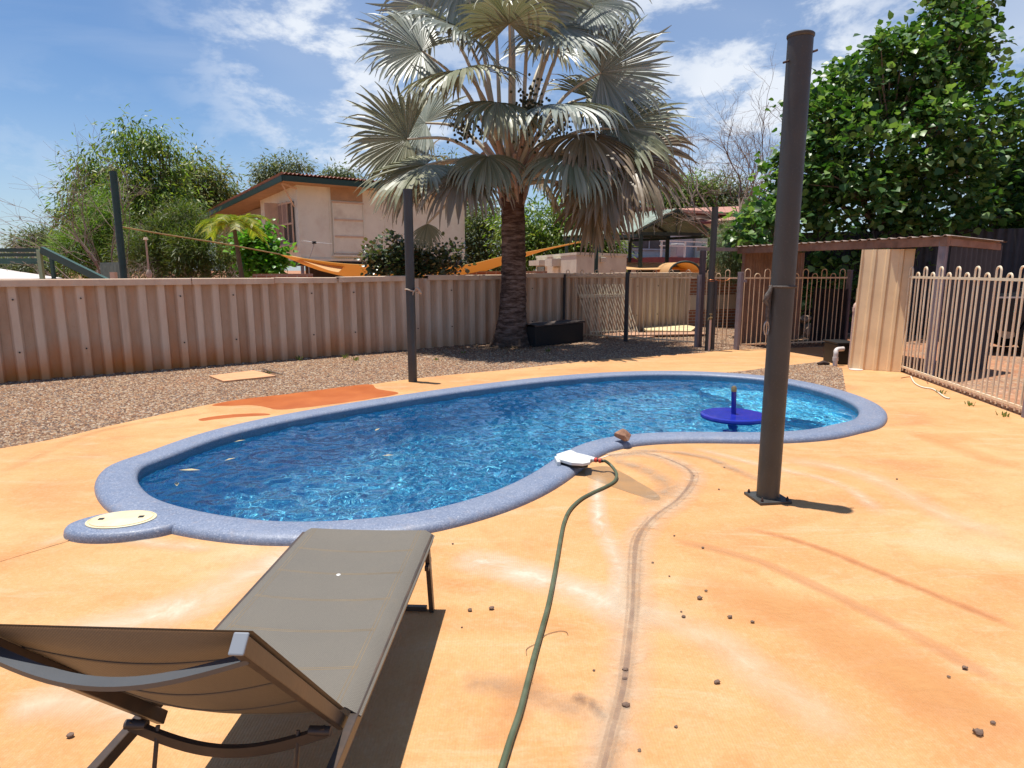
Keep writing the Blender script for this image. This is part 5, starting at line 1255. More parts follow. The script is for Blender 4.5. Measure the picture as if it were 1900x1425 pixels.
for i, (px, py, lb) in enumerate(wl): tuft(px, py, 12, .06 if i > 3 else .09, lb, i, M_weed)
# fallen fronds and leaf litter under the palm and beside the slab
mb = MB(); r_ = random.Random(8)
for i in range(900):
    a = r_.uniform(0, 6.28); rad = abs(r_.gauss(0, 2.2)); p = V(math.cos(a) * rad, 13.4 + math.sin(a) * rad * .8, 0)
    if inpoly((p.x, p.y), deck_poly) and r_.random() < .97: continue
    if (p - W0).dot(WN) < .15: continue
    b = r_.uniform(0, 6.28); d = V(math.cos(b), math.sin(b), r_.uniform(-.1, .3)) * r_.uniform(.05, .16); s_ = V(-math.sin(b), math.cos(b), 0) * r_.uniform(.008, .02); p.z = .012
    mb.add([p, p + d * .5 + s_, p + d, p + d * .5 - s_], [(0, 1, 2, 3)])
solo('leaf_litter', mb, leafmat('litter leaf', [(.12, .08, .05), (.22, .15, .09), (.34, .25, .16)], .1), 'dry brown leaves scattered on the gravel under the palm', 'leaf litter', kind='stuff')
hp = [G(490, 690, .03), G(505, 684, .05), G(520, 693, .03)]
solo('dry_stick', MB().tube([G(486, 684, .03), G(505, 690, .05), G(524, 695, .02)], [.012, .014, .006], 6), M_wood, 'dry stick lying across the right end of the orange slab', 'stick', loc=hp[0], smooth=60)
# leaves floating on the pool
mlf = leafmat('floating leaf', [(.45, .35, .15), (.5, .42, .25), (.4, .3, .1)], .1)
fl_ = [(352,872,'pale leaf floating near the left end of the pool'), (700,797,'orange leaf floating in the dark far part of the pool'), (635,771,'leaf floating beside the far coping in the middle'), (445,818,'brown leaf floating in the left part of the pool'),
       (328,898,'leaf floating closest to the left coping'), (720,845,'reddish leaf floating in the bright middle of the pool'), (1330,704,'white leaf floating at the far right edge of the pool'), (1572,747,'small leaf floating near the right end of the pool'), (427,852,'tiny leaf floating right of the pale leaf')]
for i, (px, py, lb) in enumerate(fl_):
    p = G(px, py, WATER_Z + .004); a = i * 1.3; d = V(math.cos(a), math.sin(a), 0) * (.055 if i else .09); s_ = V(-d.y, d.x, 0) * .3
    solo('floating_leaf', MB().add([p - d, p + s_ + V(0, 0, .004), p + d, p - s_ + V(0, 0, .004)], [(0, 3, 2, 1)]), mlf, lb, 'leaf', loc=p, group='leaves floating on the pool')
# ================================================================ BUILDINGS
U, Wv = V(.8, .6, 0), V(-.6, .8, 0)
def boxp(mb, o, a0, a1, b0, b1, z0, z1):        # box in the U/Wv frame at origin o
    p = [o + U * a + Wv * b for a, b in ((a0, b0), (a1, b0), (a1, b1), (a0, b1))]; return mb.prism([(q.x, q.y) for q in p], z0, z1)
M_hwall = simple('grubby cream house cladding', (.80, .77, .62), .75, .07, 1.4, .12, dirt=(.58, .44, .30), dirt_amt=.4, stretch=(1, 1, .5))
M_htrim = simple('peach timber trim', (.66, .47, .32), .7, .12, 4, .1); M_soffit = simple('tan soffit', (.44, .28, .16), .8, .15, 3, .1)
M_fgreen = simple('dark green fascia', (.022, .055, .042), .5, .15, 5, .05); M_rroof = simple('faded red roof sheet', (.40, .20, .15), .7, .2, 5, .2)
M_win = simple('dark window glass', (.05, .05, .055), .15, .3, 2, 0, spec=.6); M_shut = simple('louvre shutter', (.34, .22, .16), .7, .2, 9, .1)
cW = D(557, 480, 23.9); cW.z = 0
hs = thing('house', 'two storey cream house with green fascia and faded red corrugated roof behind the fence', 'house', cW)
wz0, wz1 = 1.93, 4.66
part(hs, 'right_wall', boxp(MB(), cW, 0, 7.1, 0, .12, wz0, wz1 + .05), M_hwall)
part(hs, 'left_wall', boxp(MB(), cW, 0, .12, .122, 4.4, wz0, wz1), M_hwall)
part(hs, 'inner_wall', boxp(MB(), cW, .5, .62, 4.4, 13, wz0 - .8, wz1 - .4), uvm := M_brick)
part(hs, 'back_wall', boxp(MB(), cW, .13, 7.1, 13, 13.2, wz0, wz1 - .5), M_hwall)
part(hs, 'end_wall', boxp(MB(), cW, 7.0, 7.1, .13, 13, wz0, wz1 - .3), M_hwall)
part(hs, 'floor_beam', boxp(MB(), cW, -.03, 7.15, -.03, 4.5, wz0 - .16, wz0 - .003), M_black)
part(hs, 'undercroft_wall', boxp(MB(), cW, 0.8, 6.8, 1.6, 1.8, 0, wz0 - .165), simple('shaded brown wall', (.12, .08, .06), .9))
for a, b in ((0.05, .05), (4, .05), (6.9, .05), (.05, 4.2)): part(hs, 'post', boxp(MB(), cW, a, a + .1, b, b + .1, 0, wz0 - .165), M_lilac)
# roof: corrugations run along the left face, falling gently to the back
slope = .042; rows = [[], [], [], []]; n = 340
for i in range(n + 1):
    a = -.72 + 8.5 * i / n; w_ = .032 * math.cos(a / .145 * math.tau)
    for r_, b, dz in ((0, -.78, 0), (1, 13.8, 0), (2, 13.8, -.012), (3, -.78, -.012)):
        q = cW + U * a + Wv * b; rows[r_].append((q.x, q.y, 4.86 - slope * (b + .8) + w_ + dz))
rows.append(rows[0]); part(hs, 'roof', MB().grid(rows), M_rroof)
def fas(a0, b0, a1, b1, name='fascia', m=M_fgreen, h=.19, th=.05, dz=0):
    p, q = cW + U * a0 + Wv * b0, cW + U * a1 + Wv * b1
    return part(hs, name, MB().beam(V(p.x, p.y, 4.81 - .12 + dz - slope * (b0 + .8)), V(q.x, q.y, 4.81 - .12 + dz - slope * (b1 + .8)), th, h), m)
fas(-.70, -.73, 7.75, -.73); fas(-.70, -.70, -.70, 13.8)
mb = MB(); q = [cW + U * a + Wv * b + V(0, 0, 4.62 - slope * (b + .8)) for a, b in ((-.67, -.70), (-.67, 13.7), (7.7, 13.7), (7.7, -.70))]; mb.slab(q, .02); part(hs, 'soffit', mb, M_soffit)
# windows: left face projecting shutter box
def wl_(a0, a1, b0, b1, z0, z1): return boxp(MB(), cW, a0, a1, b0, b1, z0, z1)
wn_ = part(hs, 'window', wl_(-.06, -.01, .35, 1.9, 2.55, 4.05), M_win)
for z_ in (2.55, 3.27, 4.02): part(wn_, 'frame', wl_(-.10, -.062, .35, 1.9, z_ - .03, z_ + .03), M_htrim)
for b_ in (.32, .84, 1.36, 1.88): part(wn_, 'frame', wl_(-.105, -.063, b_, b_ + .06, 2.5, 4.08), M_htrim)
part(wn_, 'louvre', wl_(-.098, -.064, 1.43, 1.88, 2.58, 3.99), M_shut); part(wn_, 'louvre', wl_(-.098, -.064, .91, 1.35, 3.3, 3.99), M_shut)
part(wn_, 'sill', wl_(-.28, -.01, .28, 1.96, 2.42, 2.50), M_htrim)
part(wn_, 'side_shutter', MB().slab([cW + U * -.01 + Wv * 1.97 + V(0, 0, 2.5), cW + U * -.55 + Wv * 2.05 + V(0, 0, 2.5), cW + U * -.55 + Wv * 2.05 + V(0, 0, 4.1), cW + U * -.01 + Wv * 1.97 + V(0, 0, 4.1)], .03), M_htrim)
part(hs, 'strut', MB().beam(cW + U * -.6 + Wv * -.3 + V(0, 0, 4.55), cW + U * -.06 + Wv * .15 + V(0, 0, 3.85), .035, .035), M_htrim)
part(hs, 'strut', MB().beam(cW + U * -.6 + Wv * -.3 + V(0, 0, 4.57), cW + U * -.0 + Wv * -.02 + V(0, 0, 4.45), .05, .05), M_htrim)
# right face: boarded window of three panels
pa, pb__ = D(621, 420, 24.6), D(673, 420, 25.4)
a0 = (pa - cW).dot(U) ; a1 = (pb__ - cW).dot(U)
M_pan = simple('boarded cream panel', (.80, .76, .60), .75, .08, 2, .1, dirt=(.45, .33, .22), dirt_amt=.4)
wb = part(hs, 'boarded_window', wl_(a0, a1, -.03, -.003, 2.2, 4.08), M_pan)
for z_ in (2.2, 2.84, 3.45, 4.08): part(wb, 'frame', wl_(a0 - .04, a1 + .04, -.06, -.033, z_ - .035, z_ + .025), M_htrim)
for a_ in (a0 - .04, a1): part(wb, 'frame', wl_(a_, a_ + .045, -.063, -.034, 2.24, 4.04), M_hwall)
part(wb, 'sill', wl_(a0 - .1, a1 + .14, -.14, -.064, 2.10, 2.16), M_hwall)
part(hs, 'upper_panel', wl_(a0 - .06, a1 + .02, -.02, -.003, 4.14, 4.6), M_soffit)
for a_ in (.0, a0 - .15, a1 + .9, a1 + 2.1, 7.03): part(hs, 'cover_strip', wl_(a_, a_ + .05, -.018, -.002, wz0 + .02, 4.6), M_hwall)
part(hs, 'skirting_strip', wl_(-.02, 7.1, -.05, -.02, wz0, wz0 + .09), M_hwall)
# antenna
M_alu = simple('weathered aluminium', (.45, .42, .40), .5, .1, 9, 0, metal=.3)
an = D(583, 450, 21.5); at_ = thing('antenna', 'small television antenna with crossed rods in front of the cream house wall', 'antenna', (an.x - .15, 21.5, 0))
part(at_, 'mast', MB().tube([V(an.x - .22, 21.5, 0), V(an.x - .22, 21.5, 1.9), V(an.x - .03, 21.5, 2.35), V(an.x, 21.5, an.z)], .018, 8), M_alu)
for a, b, c in ((-.42, .2, .07), (.65, -.3, -.06), (-.3, -.4, .02), (.3, .4, .02)): part(at_, 'rod', MB().tube([an, an + V(a, b, c)], .009, 6), M_alu)
part(at_, 'hub', MB().box(an, (.12, .1, .08)), M_black, bevel=.01)

# orange shade sail behind the fence
t = NT('orange shade cloth'); gi = t.n('ShaderNodeNewGeometry')
b = t.n('ShaderNodeBsdfPrincipled'); b.inputs['Base Color'].default_value = (.74, .48, .22, 1); b.inputs['Roughness'].default_value = .8
tr = t.n('ShaderNodeBsdfTranslucent'); tr.inputs[0].default_value = (.80, .50, .17, 1); ms = t.n('ShaderNodeMixShader'); ms.inputs[0].default_value = .4
t.l(b.outputs[0], ms.inputs[1]); t.l(tr.outputs[0], ms.inputs[2]); M_sail = t.out(ms.outputs[0])
def sail(name, label, c4, sag, cat='shade sail', n=16, m=M_sail):
    a, b, c, d = (Vector(p) for p in c4); rows = []
    for j in range(n + 1):
        v = j / n; row = []
        for i in range(n + 1):
            u = i / n; p = (a * (1 - u) + b * u) * (1 - v) + (d * (1 - u) + c * u) * v
            k = (1 - 4 * (u - .5) ** 2); kk = (1 - 4 * (v - .5) ** 2)
            p = p - V(0, 0, sag * (k * .6 + kk * .4 + k * kk)); row.append(p)
        rows.append(row)
    mb = MB().grid(rows); low_ = [[q - V(0, 0, .008) for q in r_] for r_ in rows]; mb.grid(low_[::-1])
    return solo(name, mb, m, label, cat, loc=a, smooth=180)
s1 = [D(245, 428, 13.2), D(655, 492, 15.8), D(905, 480, 17.6), D(1112, 440, 19)]
tp_ = catmull([D(x, y, Y) for x, y, Y in ((520, 472, 15.0), (620, 487, 15.8), (700, 492, 16.3), (800, 495, 17), (870, 490, 17.5), (930, 476, 18), (1010, 461, 18.5), (1112, 440, 19.1))], 6, False)
bt_ = catmull([D(x, y, Y) for x, y, Y in ((521, 473, 15.0), (630, 509, 17.5), (700, 519, 19), (800, 522, 20), (870, 512, 20), (930, 490, 19.2), (1010, 464.5, 18.7), (1112, 442.5, 19.1))], 6, False)
rows = [[a.lerp(b, v) - V(0, 0, .12 * math.sin(math.pi * v) * min(1, (a - b).length)) for a, b in zip(tp_, bt_)] for v in [i / 8 for i in range(9)]]
mb = MB().grid(rows); mb.grid([[q - V(0, 0, .008) for q in r_] for r_ in rows][::-1])
solo('shade_sail', mb, M_sail, 'long sagging orange shade sail stretched behind the fence in front of the house', 'shade sail', loc=tp_[0], smooth=180)
sail('shade_sail', 'small cream orange sail corner hanging at the left end of the long orange sail', [D(540, 474, 15.4), D(640, 492, 16.2), D(628, 505, 15.6), D(600, 498, 15.2)], .02)
solo('sail_rope', MB().tube([gpost.lerp(gpost, 0) + V(0, 0, 0) if False else V(gpost.x, 12.2, D(225, 420, 12.2).z), D(300, 434, 12.9), D(420, 453, 14.0), D(520, 472, 15.0)], .013, 6), simple('sail rope', (.35, .23, .10), .8), 'taut brown rope from the tall green post to the orange sail', 'rope', loc=(gpost.x, 12.2, 2.2))
hk = D(270, 440, 12.8); solo('hanging_block', MB().tube([hk, hk - V(0, 0, .05)], [.03, .05], 8).tube([hk - V(0, 0, .05), hk - V(0, 0, .62)], .018, 8).tube([hk - V(0, 0, .62), hk - V(0, 0, .70), hk - V(0, 0, .78)], [.03, .06, .035], 10), M_rope, 'frayed pale rope end hanging down from the sail rope', 'rope', loc=hk, smooth=60)
# low brick garden walls seen above the fence
for x0, x1, Y, zt, lb in ((470, 580, 18.0, None, 'strip of brick wall above the fence below the bright green shrub'), (860, 1014, 18.6, None, 'strip of brick wall above the fence beside the palm trunk')):
    p, q = D(x0, 511, Y), D(x1, 511, Y + .3); z_ = D(x0, 508 if x0 < 600 else 503, Y).z
    solo('brick_wall', uvbox(MB().beam(V(p.x, Y, z_ / 2), V(q.x, Y + .3, z_ / 2), .22, z_)), M_brick, lb, 'wall', loc=(p.x, Y, 0))

# green steel frame and pale roof on the far left
M_gr2 = simple('green steel', (.030, .075, .060), .5, .15, 6, .05); M_gr3 = simple('pale green post', (.30, .42, .26), .5, .1, 6, .05)
fr = D(73, 470, 13.5); gfz = fr.z + .07
gf = thing('pergola', 'green steel roof frame with sloping side and pale corner post behind the left fence', 'frame', (fr.x, 13.5, 0))
part(gf, 'corner_post', MB().box((fr.x, 13.5, gfz / 2), (.075, .075, gfz)), M_gr3, bevel=.004)
for py, Y in ((464, 13.6), (473, 15), (482, 17), (487, 19)):
    a, b = D(-140, py - .3, Y), D(70 if Y < 18 else 84, py, Y); part(gf, 'rail', MB().beam(V(a.x, Y, b.z), V(b.x, Y, b.z), .05, .075), M_gr2)
a, b = D(78, 464, 13.5), D(190, 517, 12.9); part(gf, 'sloping_beam', MB().beam(a, b + V(.3, -.05, -.16), .08, .14), M_gr2)
a2, b2_ = D(84, 470, 14.5), D(176, 518, 13.4); part(gf, 'sloping_sheet', MB().slab([a + V(0, .05, -.03), a2, b2_, b + V(0, .05, -.1)], .02), M_gr2)
bp_ = D(98, 500, 16); part(gf, 'back_post', MB().box((bp_.x, 16, .98), (.07, .07, 1.96)), M_gr2)
M_proof = simple('pale pink roof sheet', (.68, .60, .54), .6, .06, 2, .05)
ra, rb, rc_, rd = D(-60, 494, 17), D(10, 499, 17), D(118, 516, 19), D(-60, 516, 15)
solo('shed_roof', MB().slab([D(-90, 517, 15.5), D(60, 517, 15.5), D(116, 516, 16.5), D(-10, 497, 21), D(-90, 490, 21)], .05), M_proof, 'pale pinkish low roof just above the fence at the far left', 'roof', loc=(rd.x, 16, 0))
gq = [D(188, 505, 16.5), D(222, 496, 15)]
solo('green_fence', ribbed(V(gq[0].x, 16.5, 0), V(gq[1].x + .1, 15, 0), 0, 1.78, .12, .03), simple('grey green sheet', (.16, .22, .18), .6), 'short grey green ribbed fence beside the tall green post', 'fence', loc=(gq[0].x, 16.5, 0), smooth=40)
st_ = D(211, 512, 12.4); solo('timber_post', MB().box((st_.x, 12.4, .78), (.09, .09, 1.56)), M_htrim, 'stubby brown post end just above the fence capping on the left', 'post', loc=(st_.x, 12.4, 0))

# cream flat roofed building
n0 = D(1070, 468, 20); lft = D(995, 475, 25.4); rgt = D(1163, 471, 22)
cb = thing('flat_building', 'small cream flat roofed building behind the fence right of the palm trunk', 'building', V(n0.x, 20, 0))
far_ = lft + (rgt - n0)
poly = [(n0.x, n0.y), (rgt.x, rgt.y), (far_.x, far_.y), (lft.x, lft.y)]
part(cb, 'wall', MB().prism(poly, 0, 2.05), M_cream2); 
ce = Vector((sum(p[0] for p in poly) / 4, sum(p[1] for p in poly) / 4))
part(cb, 'roof', MB().prism([tuple(ce + (Vector(p) - ce) * 1.015) for p in poly], 2.052, 2.13), M_cream2)
lu = V(lft.x - n0.x, lft.y - n0.y, 0); ll = lu.length; lu.normalize(); ln_ = V(lu.y, -lu.x, 0); 
if ln_.y > 0: ln_ = -ln_
def onl(mb, s0, s1, z0, z1, o0, o1):
    p = [V(n0.x, n0.y, 0) + lu * s + ln_ * o for s, o in ((s0, o0), (s1, o0), (s1, o1), (s0, o1))]; return mb.prism([(q.x, q.y) for q in p], z0, z1)
part(cb, 'window', onl(MB(), ll * .74, ll * .95, 1.35, 1.72, .003, .03), M_win)
part(cb, 'window_hood', onl(MB(), ll * .68, ll * .99, 1.76, 1.95, .003, .30), M_cream2)
part(cb, 'door_hood', onl(MB(), ll * .34, ll * .52, 1.72, 1.97, .003, .30), M_cream2)
part(cb, 'door', onl(MB(), ll * .36, ll * .50, .1, 1.68, .003, .05), M_pan)
vb = D(1119, 482, 20.9); part(cb, 'vent_box', MB().box((vb.x, vb.y - .02, vb.z), (.15, .16, .15)), M_cream2, bevel=.01)

# gabled green carport
e1, ap, e2 = D(1184, 427, 23.5), D(1257.6, 387, 24.0), D(1322, 429, 24.6)
bk = V(-1.9, 2.6, 0) * 1.25
M_groof = simple('green grey roof sheet', (.17, .24, .19), .55, .15, 5, .1, dirt=(.30, .28, .22))
gc = thing('carport', 'open green carport with a corrugated gable roof beyond the fence right of the palm', 'carport', V(e1.x, e1.y, 0))
def roofside(a, b, nn=26):
    rows = [[], [], [], []]
    for i in range(nn * 6 + 1):
        u = i / (nn * 6); w_ = .022 * math.cos(u * nn * math.tau)
        for r_, p in ((0, a), (1, b)): q = p + bk * u; rows[r_].append((q.x, q.y, q.z + w_)); rows[3 - r_].append((q.x, q.y, q.z + w_ - .012))
    rows.append(rows[0]); return MB().grid(rows)
part(gc, 'roof_sheet', roofside(e1 + V(-.08, 0, -.03), ap), M_groof); part(gc, 'roof_sheet', roofside(e2 + V(.08, 0, -.03), ap), M_groof)
M_gdark = simple('dark green steel', (.03, .045, .038), .6, .2, 5, .05)
for k in (0, .5, 1):
    o = bk * k; nm = 'truss'
    part(gc, 'tie_beam', MB().beam(e1 + o + V(0, 0, -.12), e2 + o + V(0, 0, -.12), .07, .12), M_gdark)
    part(gc, 'rafter', MB().beam(e1 + o + V(0, 0, -.06), ap + o + V(0, 0, -.07), .05, .07), M_gdark); part(gc, 'rafter', MB().beam(e2 + o + V(0, 0, -.06), ap + o + V(0, 0, -.07), .05, .07), M_gdark)
    m_ = (e1 + e2) / 2 + o; part(gc, 'king_post', MB().beam(V(m_.x, m_.y, m_.z - .06), ap + o + V(0, 0, -.1), .04, .04), M_gdark)
    for s_, e_ in ((.05, e1), (.0, e2)):
        p = e_ + o + ((e2 - e1) * .04 if e_ is e1 else (e1 - e2) * .03); part(gc, 'post', MB().box((p.x, p.y, (p.z - .18) / 2), (.13, .13, p.z - .18)), M_gdark)
for e_ in (e1, e2): part(gc, 'eave_beam', MB().beam(e_ + V(0, 0, -.19), e_ + bk + V(0, 0, -.19), .06, .1), M_gdark)
lz = D(1190, 505, 23.5).z; part(gc, 'low_rail', MB().beam(V(e1.x, e1.y, lz), V(e2.x, e2.y, lz), .08, .14), M_gdark)
# house with a balcony behind the carport
hb = thing('balcony_house', 'white two storey house with dark windows and a dark red balcony edge behind the carport', 'house', D(1150, 480, 33) * 1)
hb.location.z = 0
def hq(px, py, Y): return D(px, py, Y)
A_, B_ = D(1148, 470, 34), D(1420, 470, 40); du = V(B_.x - A_.x, 6, 0); Lh = du.length; du.normalize(); dn = V(du.y, -du.x, 0)
if dn.y > 0: dn = -dn
def hbox(s0, s1, z0, z1, o0, o1): 
    p = [V(A_.x, 34, 0) + du * s + dn * o for s, o in ((s0, o0), (s1, o0), (s1, o1), (s0, o1))]; return MB().prism([(q.x, q.y) for q in p], z0, z1)
M_white = simple('white wall paint', (.66, .64, .60), .7, .08, 1, .1); M_dred = simple('dark red fascia', (.16, .03, .03), .6, .2, 4, .05)
part(hb, 'wall', hbox(0, Lh, 0, 4.6, -.3, 0), M_white); part(hb, 'side_wall', hbox(0, .3, 0, 4.6, -5, -.301), M_white)
for s0, s1 in ((.9, 2.0), (2.05, 3.3), (5.6, 7.2), (9.0, 10.2)):
    w_ = part(hb, 'window', hbox(s0, s1, 2.72, 4.15, .002, .03), simple('curtained window', (.10, .075, .065), .4, .3, 5, 0)); part(w_, 'frame', hbox(s0 - .04, s1 + .04, 2.64, 2.71, .002, .08), M_white); part(w_, 'frame', hbox(s1, s1 + .05, 2.72, 4.15, .002, .07), M_white)
part(hb, 'balcony_floor', hbox(.5, Lh, 1.95, 2.22, .002, 2.4), M_dred)
for z_ in (2.75, 2.98): part(hb, 'balcony_rail', hbox(.6, Lh, z_, z_ + .05, 2.3, 2.35), M_white)
for k in range(7): part(hb, 'rail_post', hbox(.7 + k * 1.6, .76 + k * 1.6, 2.225, 3.0, 2.28, 2.36), M_white)
part(hb, 'roof', hbox(-.6, Lh + 1, 4.62, 4.75, -5.5, .7), M_rroof)
for k in range(3): solo('balcony_clutter', hbox(2.6 + 2.3 * k, 3.2 + 2.3 * k, 2.23, 2.95, 1.0, 1.5), (M_alu, M_gr2, M_white)[k], ('grey box on the balcony floor, leftmost of the three', 'green bin on the balcony floor between two boxes', 'white box on the balcony floor, rightmost of the three')[k], 'box', loc=(0, 0, 0), bevel=.05)
# curved orange awnings
def awning(x0, x1, Y, ztop_py, label, m):
    a, b = D(x0, 505, Y), D(x1, 505, Y); zt = D(x0, ztop_py, Y).z; z0_ = 1.40; rows = []
    for k in range(13):
        an_ = math.pi * k / 12; rows.append([V(a.x, 0, 0).lerp(V(b.x, 0, 0), f) * V(1, 0, 0).x + V(0, Y - 1.0 * math.cos(an_) + 1, z0_ + (zt - z0_) * math.sin(an_)) if False else V(a.x + (b.x - a.x) * (.5 - .5 * math.cos(an_)), Y + f * 2.6, z0_ + (zt - z0_) * math.sin(an_) ** .8) for f in (0, .5, 1)])
    mb = MB().grid(rows); mb.grid([[q - V(0, 0, .01) for q in r_] for r_ in rows][::-1])
    root = thing('awning', label, 'awning', V(a.x, Y, 0)); part(root, 'cloth', mb, m, smooth=180)
    part(root, 'hoop', MB().tube([r_[0] + V(0, -.03, .01) for r_ in rows], .035, 8), M_gdark, smooth=60)
    for q in (rows[0][0], rows[-1][0]): part(root, 'leg', MB().box((q.x, q.y, z0_ / 2), (.06, .06, z0_)), M_gdark)
awning(1241, 1300, 21.5, 486, 'curved orange cloth awning with a dark hoop frame behind the pool fence', M_sail)
q0_, q1_ = D(1163, 500, 23), D(1262, 500, 23); zt = D(1163, 487, 26).z
solo('shade_cloth', MB().slab([V(q0_.x, 22.9, 1.62), V(q1_.x + .5, 22.9, 1.62), V(q1_.x + .9, 25.8, zt), V(q0_.x, 25.8, zt)], .01), M_sail, 'flat pale orange cloth roof between the cream building and the curved awning', 'shade cloth', loc=(q0_.x, 23, 0))
# red roofed house farther right
rh = thing('red_roof_house', 'low house with a red brown roof behind the bare tree', 'house', V(D(1350, 400, 38).x, 38, 0))
a, b = D(1270, 412, 38), D(1460, 395, 38); zt = D(1300, 398, 41).z
part(rh, 'roof', MB().slab([V(a.x, 36, a.z - .15), V(b.x, 36, a.z + .1), V(b.x, 41, zt + .55), V(a.x, 41, zt + .35)], .08), M_rroof)
part(rh, 'wall', MB().prism([(a.x + .3, 36.6), (b.x - .3, 36.6), (b.x - .3, 44), (a.x + .3, 44)], 0, a.z - .16), M_hwall); part(rh, 'gutter', MB().beam(V(a.x, 35.94, a.z - .2), V(b.x, 35.94, a.z + .05), .1, .14), M_dred)
# ================================================================ THINGS BY THE POOL
# submerged pool table
tb = G(1361, 772, WATER_Z + .05)
M_blue = simple('glossy blue paint', (.012, .022, .30), .25, .15, 6, .03, spec=.6, dirt=(.10, .06, .30), dirt_amt=.3)
pt = thing('pool_table', 'round blue table standing in the pool with a short blue umbrella tube in its middle', 'table', V(tb.x, tb.y, -.8))
zt = WATER_Z + .075
part(pt, 'table_top', MB().lathe([(.0001, zt - .05), (.335, zt - .05), (.35, zt - .042), (.355, zt - .025), (.35, zt - .006), (.335, zt), (.30, zt), (.0001, zt)], (tb.x, tb.y, 0), 64), M_blue, smooth=30)
part(pt, 'leg', MB().tube([V(tb.x, tb.y, -1.1), V(tb.x, tb.y, zt - .051)], .05, 20), M_blue, smooth=60)
part(pt, 'umbrella_tube', MB().tube([V(tb.x, tb.y, zt), V(tb.x - .012, tb.y, zt + .25)], .027, 20), M_blue, smooth=60)
part(pt, 'tube_fitting', MB().tube([V(tb.x - .012, tb.y, zt + .25), V(tb.x - .013, tb.y, zt + .29), V(tb.x - .014, tb.y, zt + .31)], [.03, .03, .018], 12), M_brass, smooth=50)
# white filler head on the coping
wc = G(1075, 849, .08); M_wht = simple('white abs plastic', (.62, .62, .60), .35, .03, 5, .02, spec=.5)
wf = thing('water_filler', 'white flat plastic pool filler sitting over the coping with the hose plugged in', 'pool filler', (wc.x, wc.y, .06))
outl = [G(x_, y_, .105) for x_, y_ in ((1032.4, 842.4), (1054.5, 835.3), (1061, 835.3), (1070, 839.7), (1094.8, 845.6), (1096, 851), (1094.8, 857.4), (1082, 859.8), (1060, 858.2), (1039.5, 852.5), (1033, 848))]
def pris(pts, z0, z1, sc=1): 
    c = sum(pts, Vector()) / len(pts); pp_ = [c + (p - c) * sc for p in pts]
    if sum(pp_[i].x * pp_[(i + 1) % len(pp_)].y - pp_[(i + 1) % len(pp_)].x * pp_[i].y for i in range(len(pp_))) < 0: pp_.reverse()
    return [(p.x, p.y) for p in pp_]
part(wf, 'top_shell', MB().prism(pris(outl, 0, 0), .082, .106), M_wht, bevel=.004)
part(wf, 'underside', MB().prism(pris(outl, 0, 0, .88), .060, .0815), M_black)
ds = [G(1029, 846, .1), G(1033, 856, .1)]; dd_ = (ds[1] - ds[0]).normalized()
part(wf, 'spout', MB().beam(ds[0] + V(.012, 0, -.085), ds[1] + V(.018, 0, -.085), .03, .17), M_wht, bevel=.008)
j0 = G(1097, 852, .093); j1 = G(1122, 856, .093); jd = (j1 - j0).normalized()
M_red = simple('red hose connector', (.50, .05, .03), .4, .15, 9, .05)
part(wf, 'nozzle', MB().tube([j0 - jd * .01, j0 + jd * .03], [.024, .020], 14), M_wht, smooth=50)
# hose
hose = thing('garden_hose', 'long green garden hose with red connectors snaking from the pool across the paving', 'hose', G(1140, 880))
cpts = [j0 + jd * .10 + V(0, 0, -.0), G(1124, 856, .085), G(1136, 866, .05), G(1144, 880, .03), G(1140, 893, .014), G(1124, 903, .012)]
gpts = [(1100,914),(1078,926),(1058,945),(1047,968),(1041,995),(1035,1030),(1028,1070),(1018,1120),(1006,1165),(992,1215),(980,1262),(965,1320),(948,1370),(926,1440),(905,1500)]
hpts = catmull(cpts + [G(x, y, .0132) for x, y in gpts], 8, False)
t = NT('green hose rubber'); M_hose = t.out(t.pbr(t.ramp(t.noise(12, 5), [(.3, (.06, .078, .04)), (.7, (.11, .125, .075))]), .45, t.bump(t.noise(90), .1), spec=.5))
part(hose, 'tube', MB().tube(hpts, .0122, 12), M_hose, smooth=180)
for f in (.042, .078): part(hose, 'connector', MB().tube([j0 + jd * (f - .012), j0 + jd * (f - .004), j0 + jd * (f + .004), j0 + jd * (f + .012)], [.015, .020, .020, .015], 14), M_red, smooth=40)
part(hose, 'connector_core', MB().tube([j0 + jd * .03, j0 + jd * .10], .013, 12), M_black, smooth=60)
rp = G(1157, 819, .058); rp.z = .060
M_rockb = simple('red brown rock', (.32, .17, .105), .9, .35, 14, .7, 30, dirt=(.40, .32, .25), dirt_amt=.6)
rock(rp, .082, 'angular reddish brown rock sitting on the coping beside the white filler', seed=8, m=M_rockb, sq=(1.18, .85, .92))
# whitish crust along the coping
stain([(1112,852),(1125,847),(1140,843),(1156,839)], .03, (.62, .55, .46), 1.1, .0045, ns=20, taper=False)
# dry grass strands by the hose
M_straw = simple('dry straw', (.20, .12, .07), .8)
for i, pts in enumerate(([(1002,1190),(1012,1178),(1036,1171),(1050,1172),(1054,1178)], [(1000,1192),(978,1203),(977,1215)], [(984,1255),(988,1268)])):
    P_ = [G(x, y, .004) for x, y in pts]; solo('dry_strand', MB().tube(catmull(P_, 5, False), .0014, 5), M_straw, ('thin curly dry strand right of the hose', 'thin dry strand looping left of the hose', 'short dark straw lying right at the hose lower part')[i], 'strand', loc=P_[0])

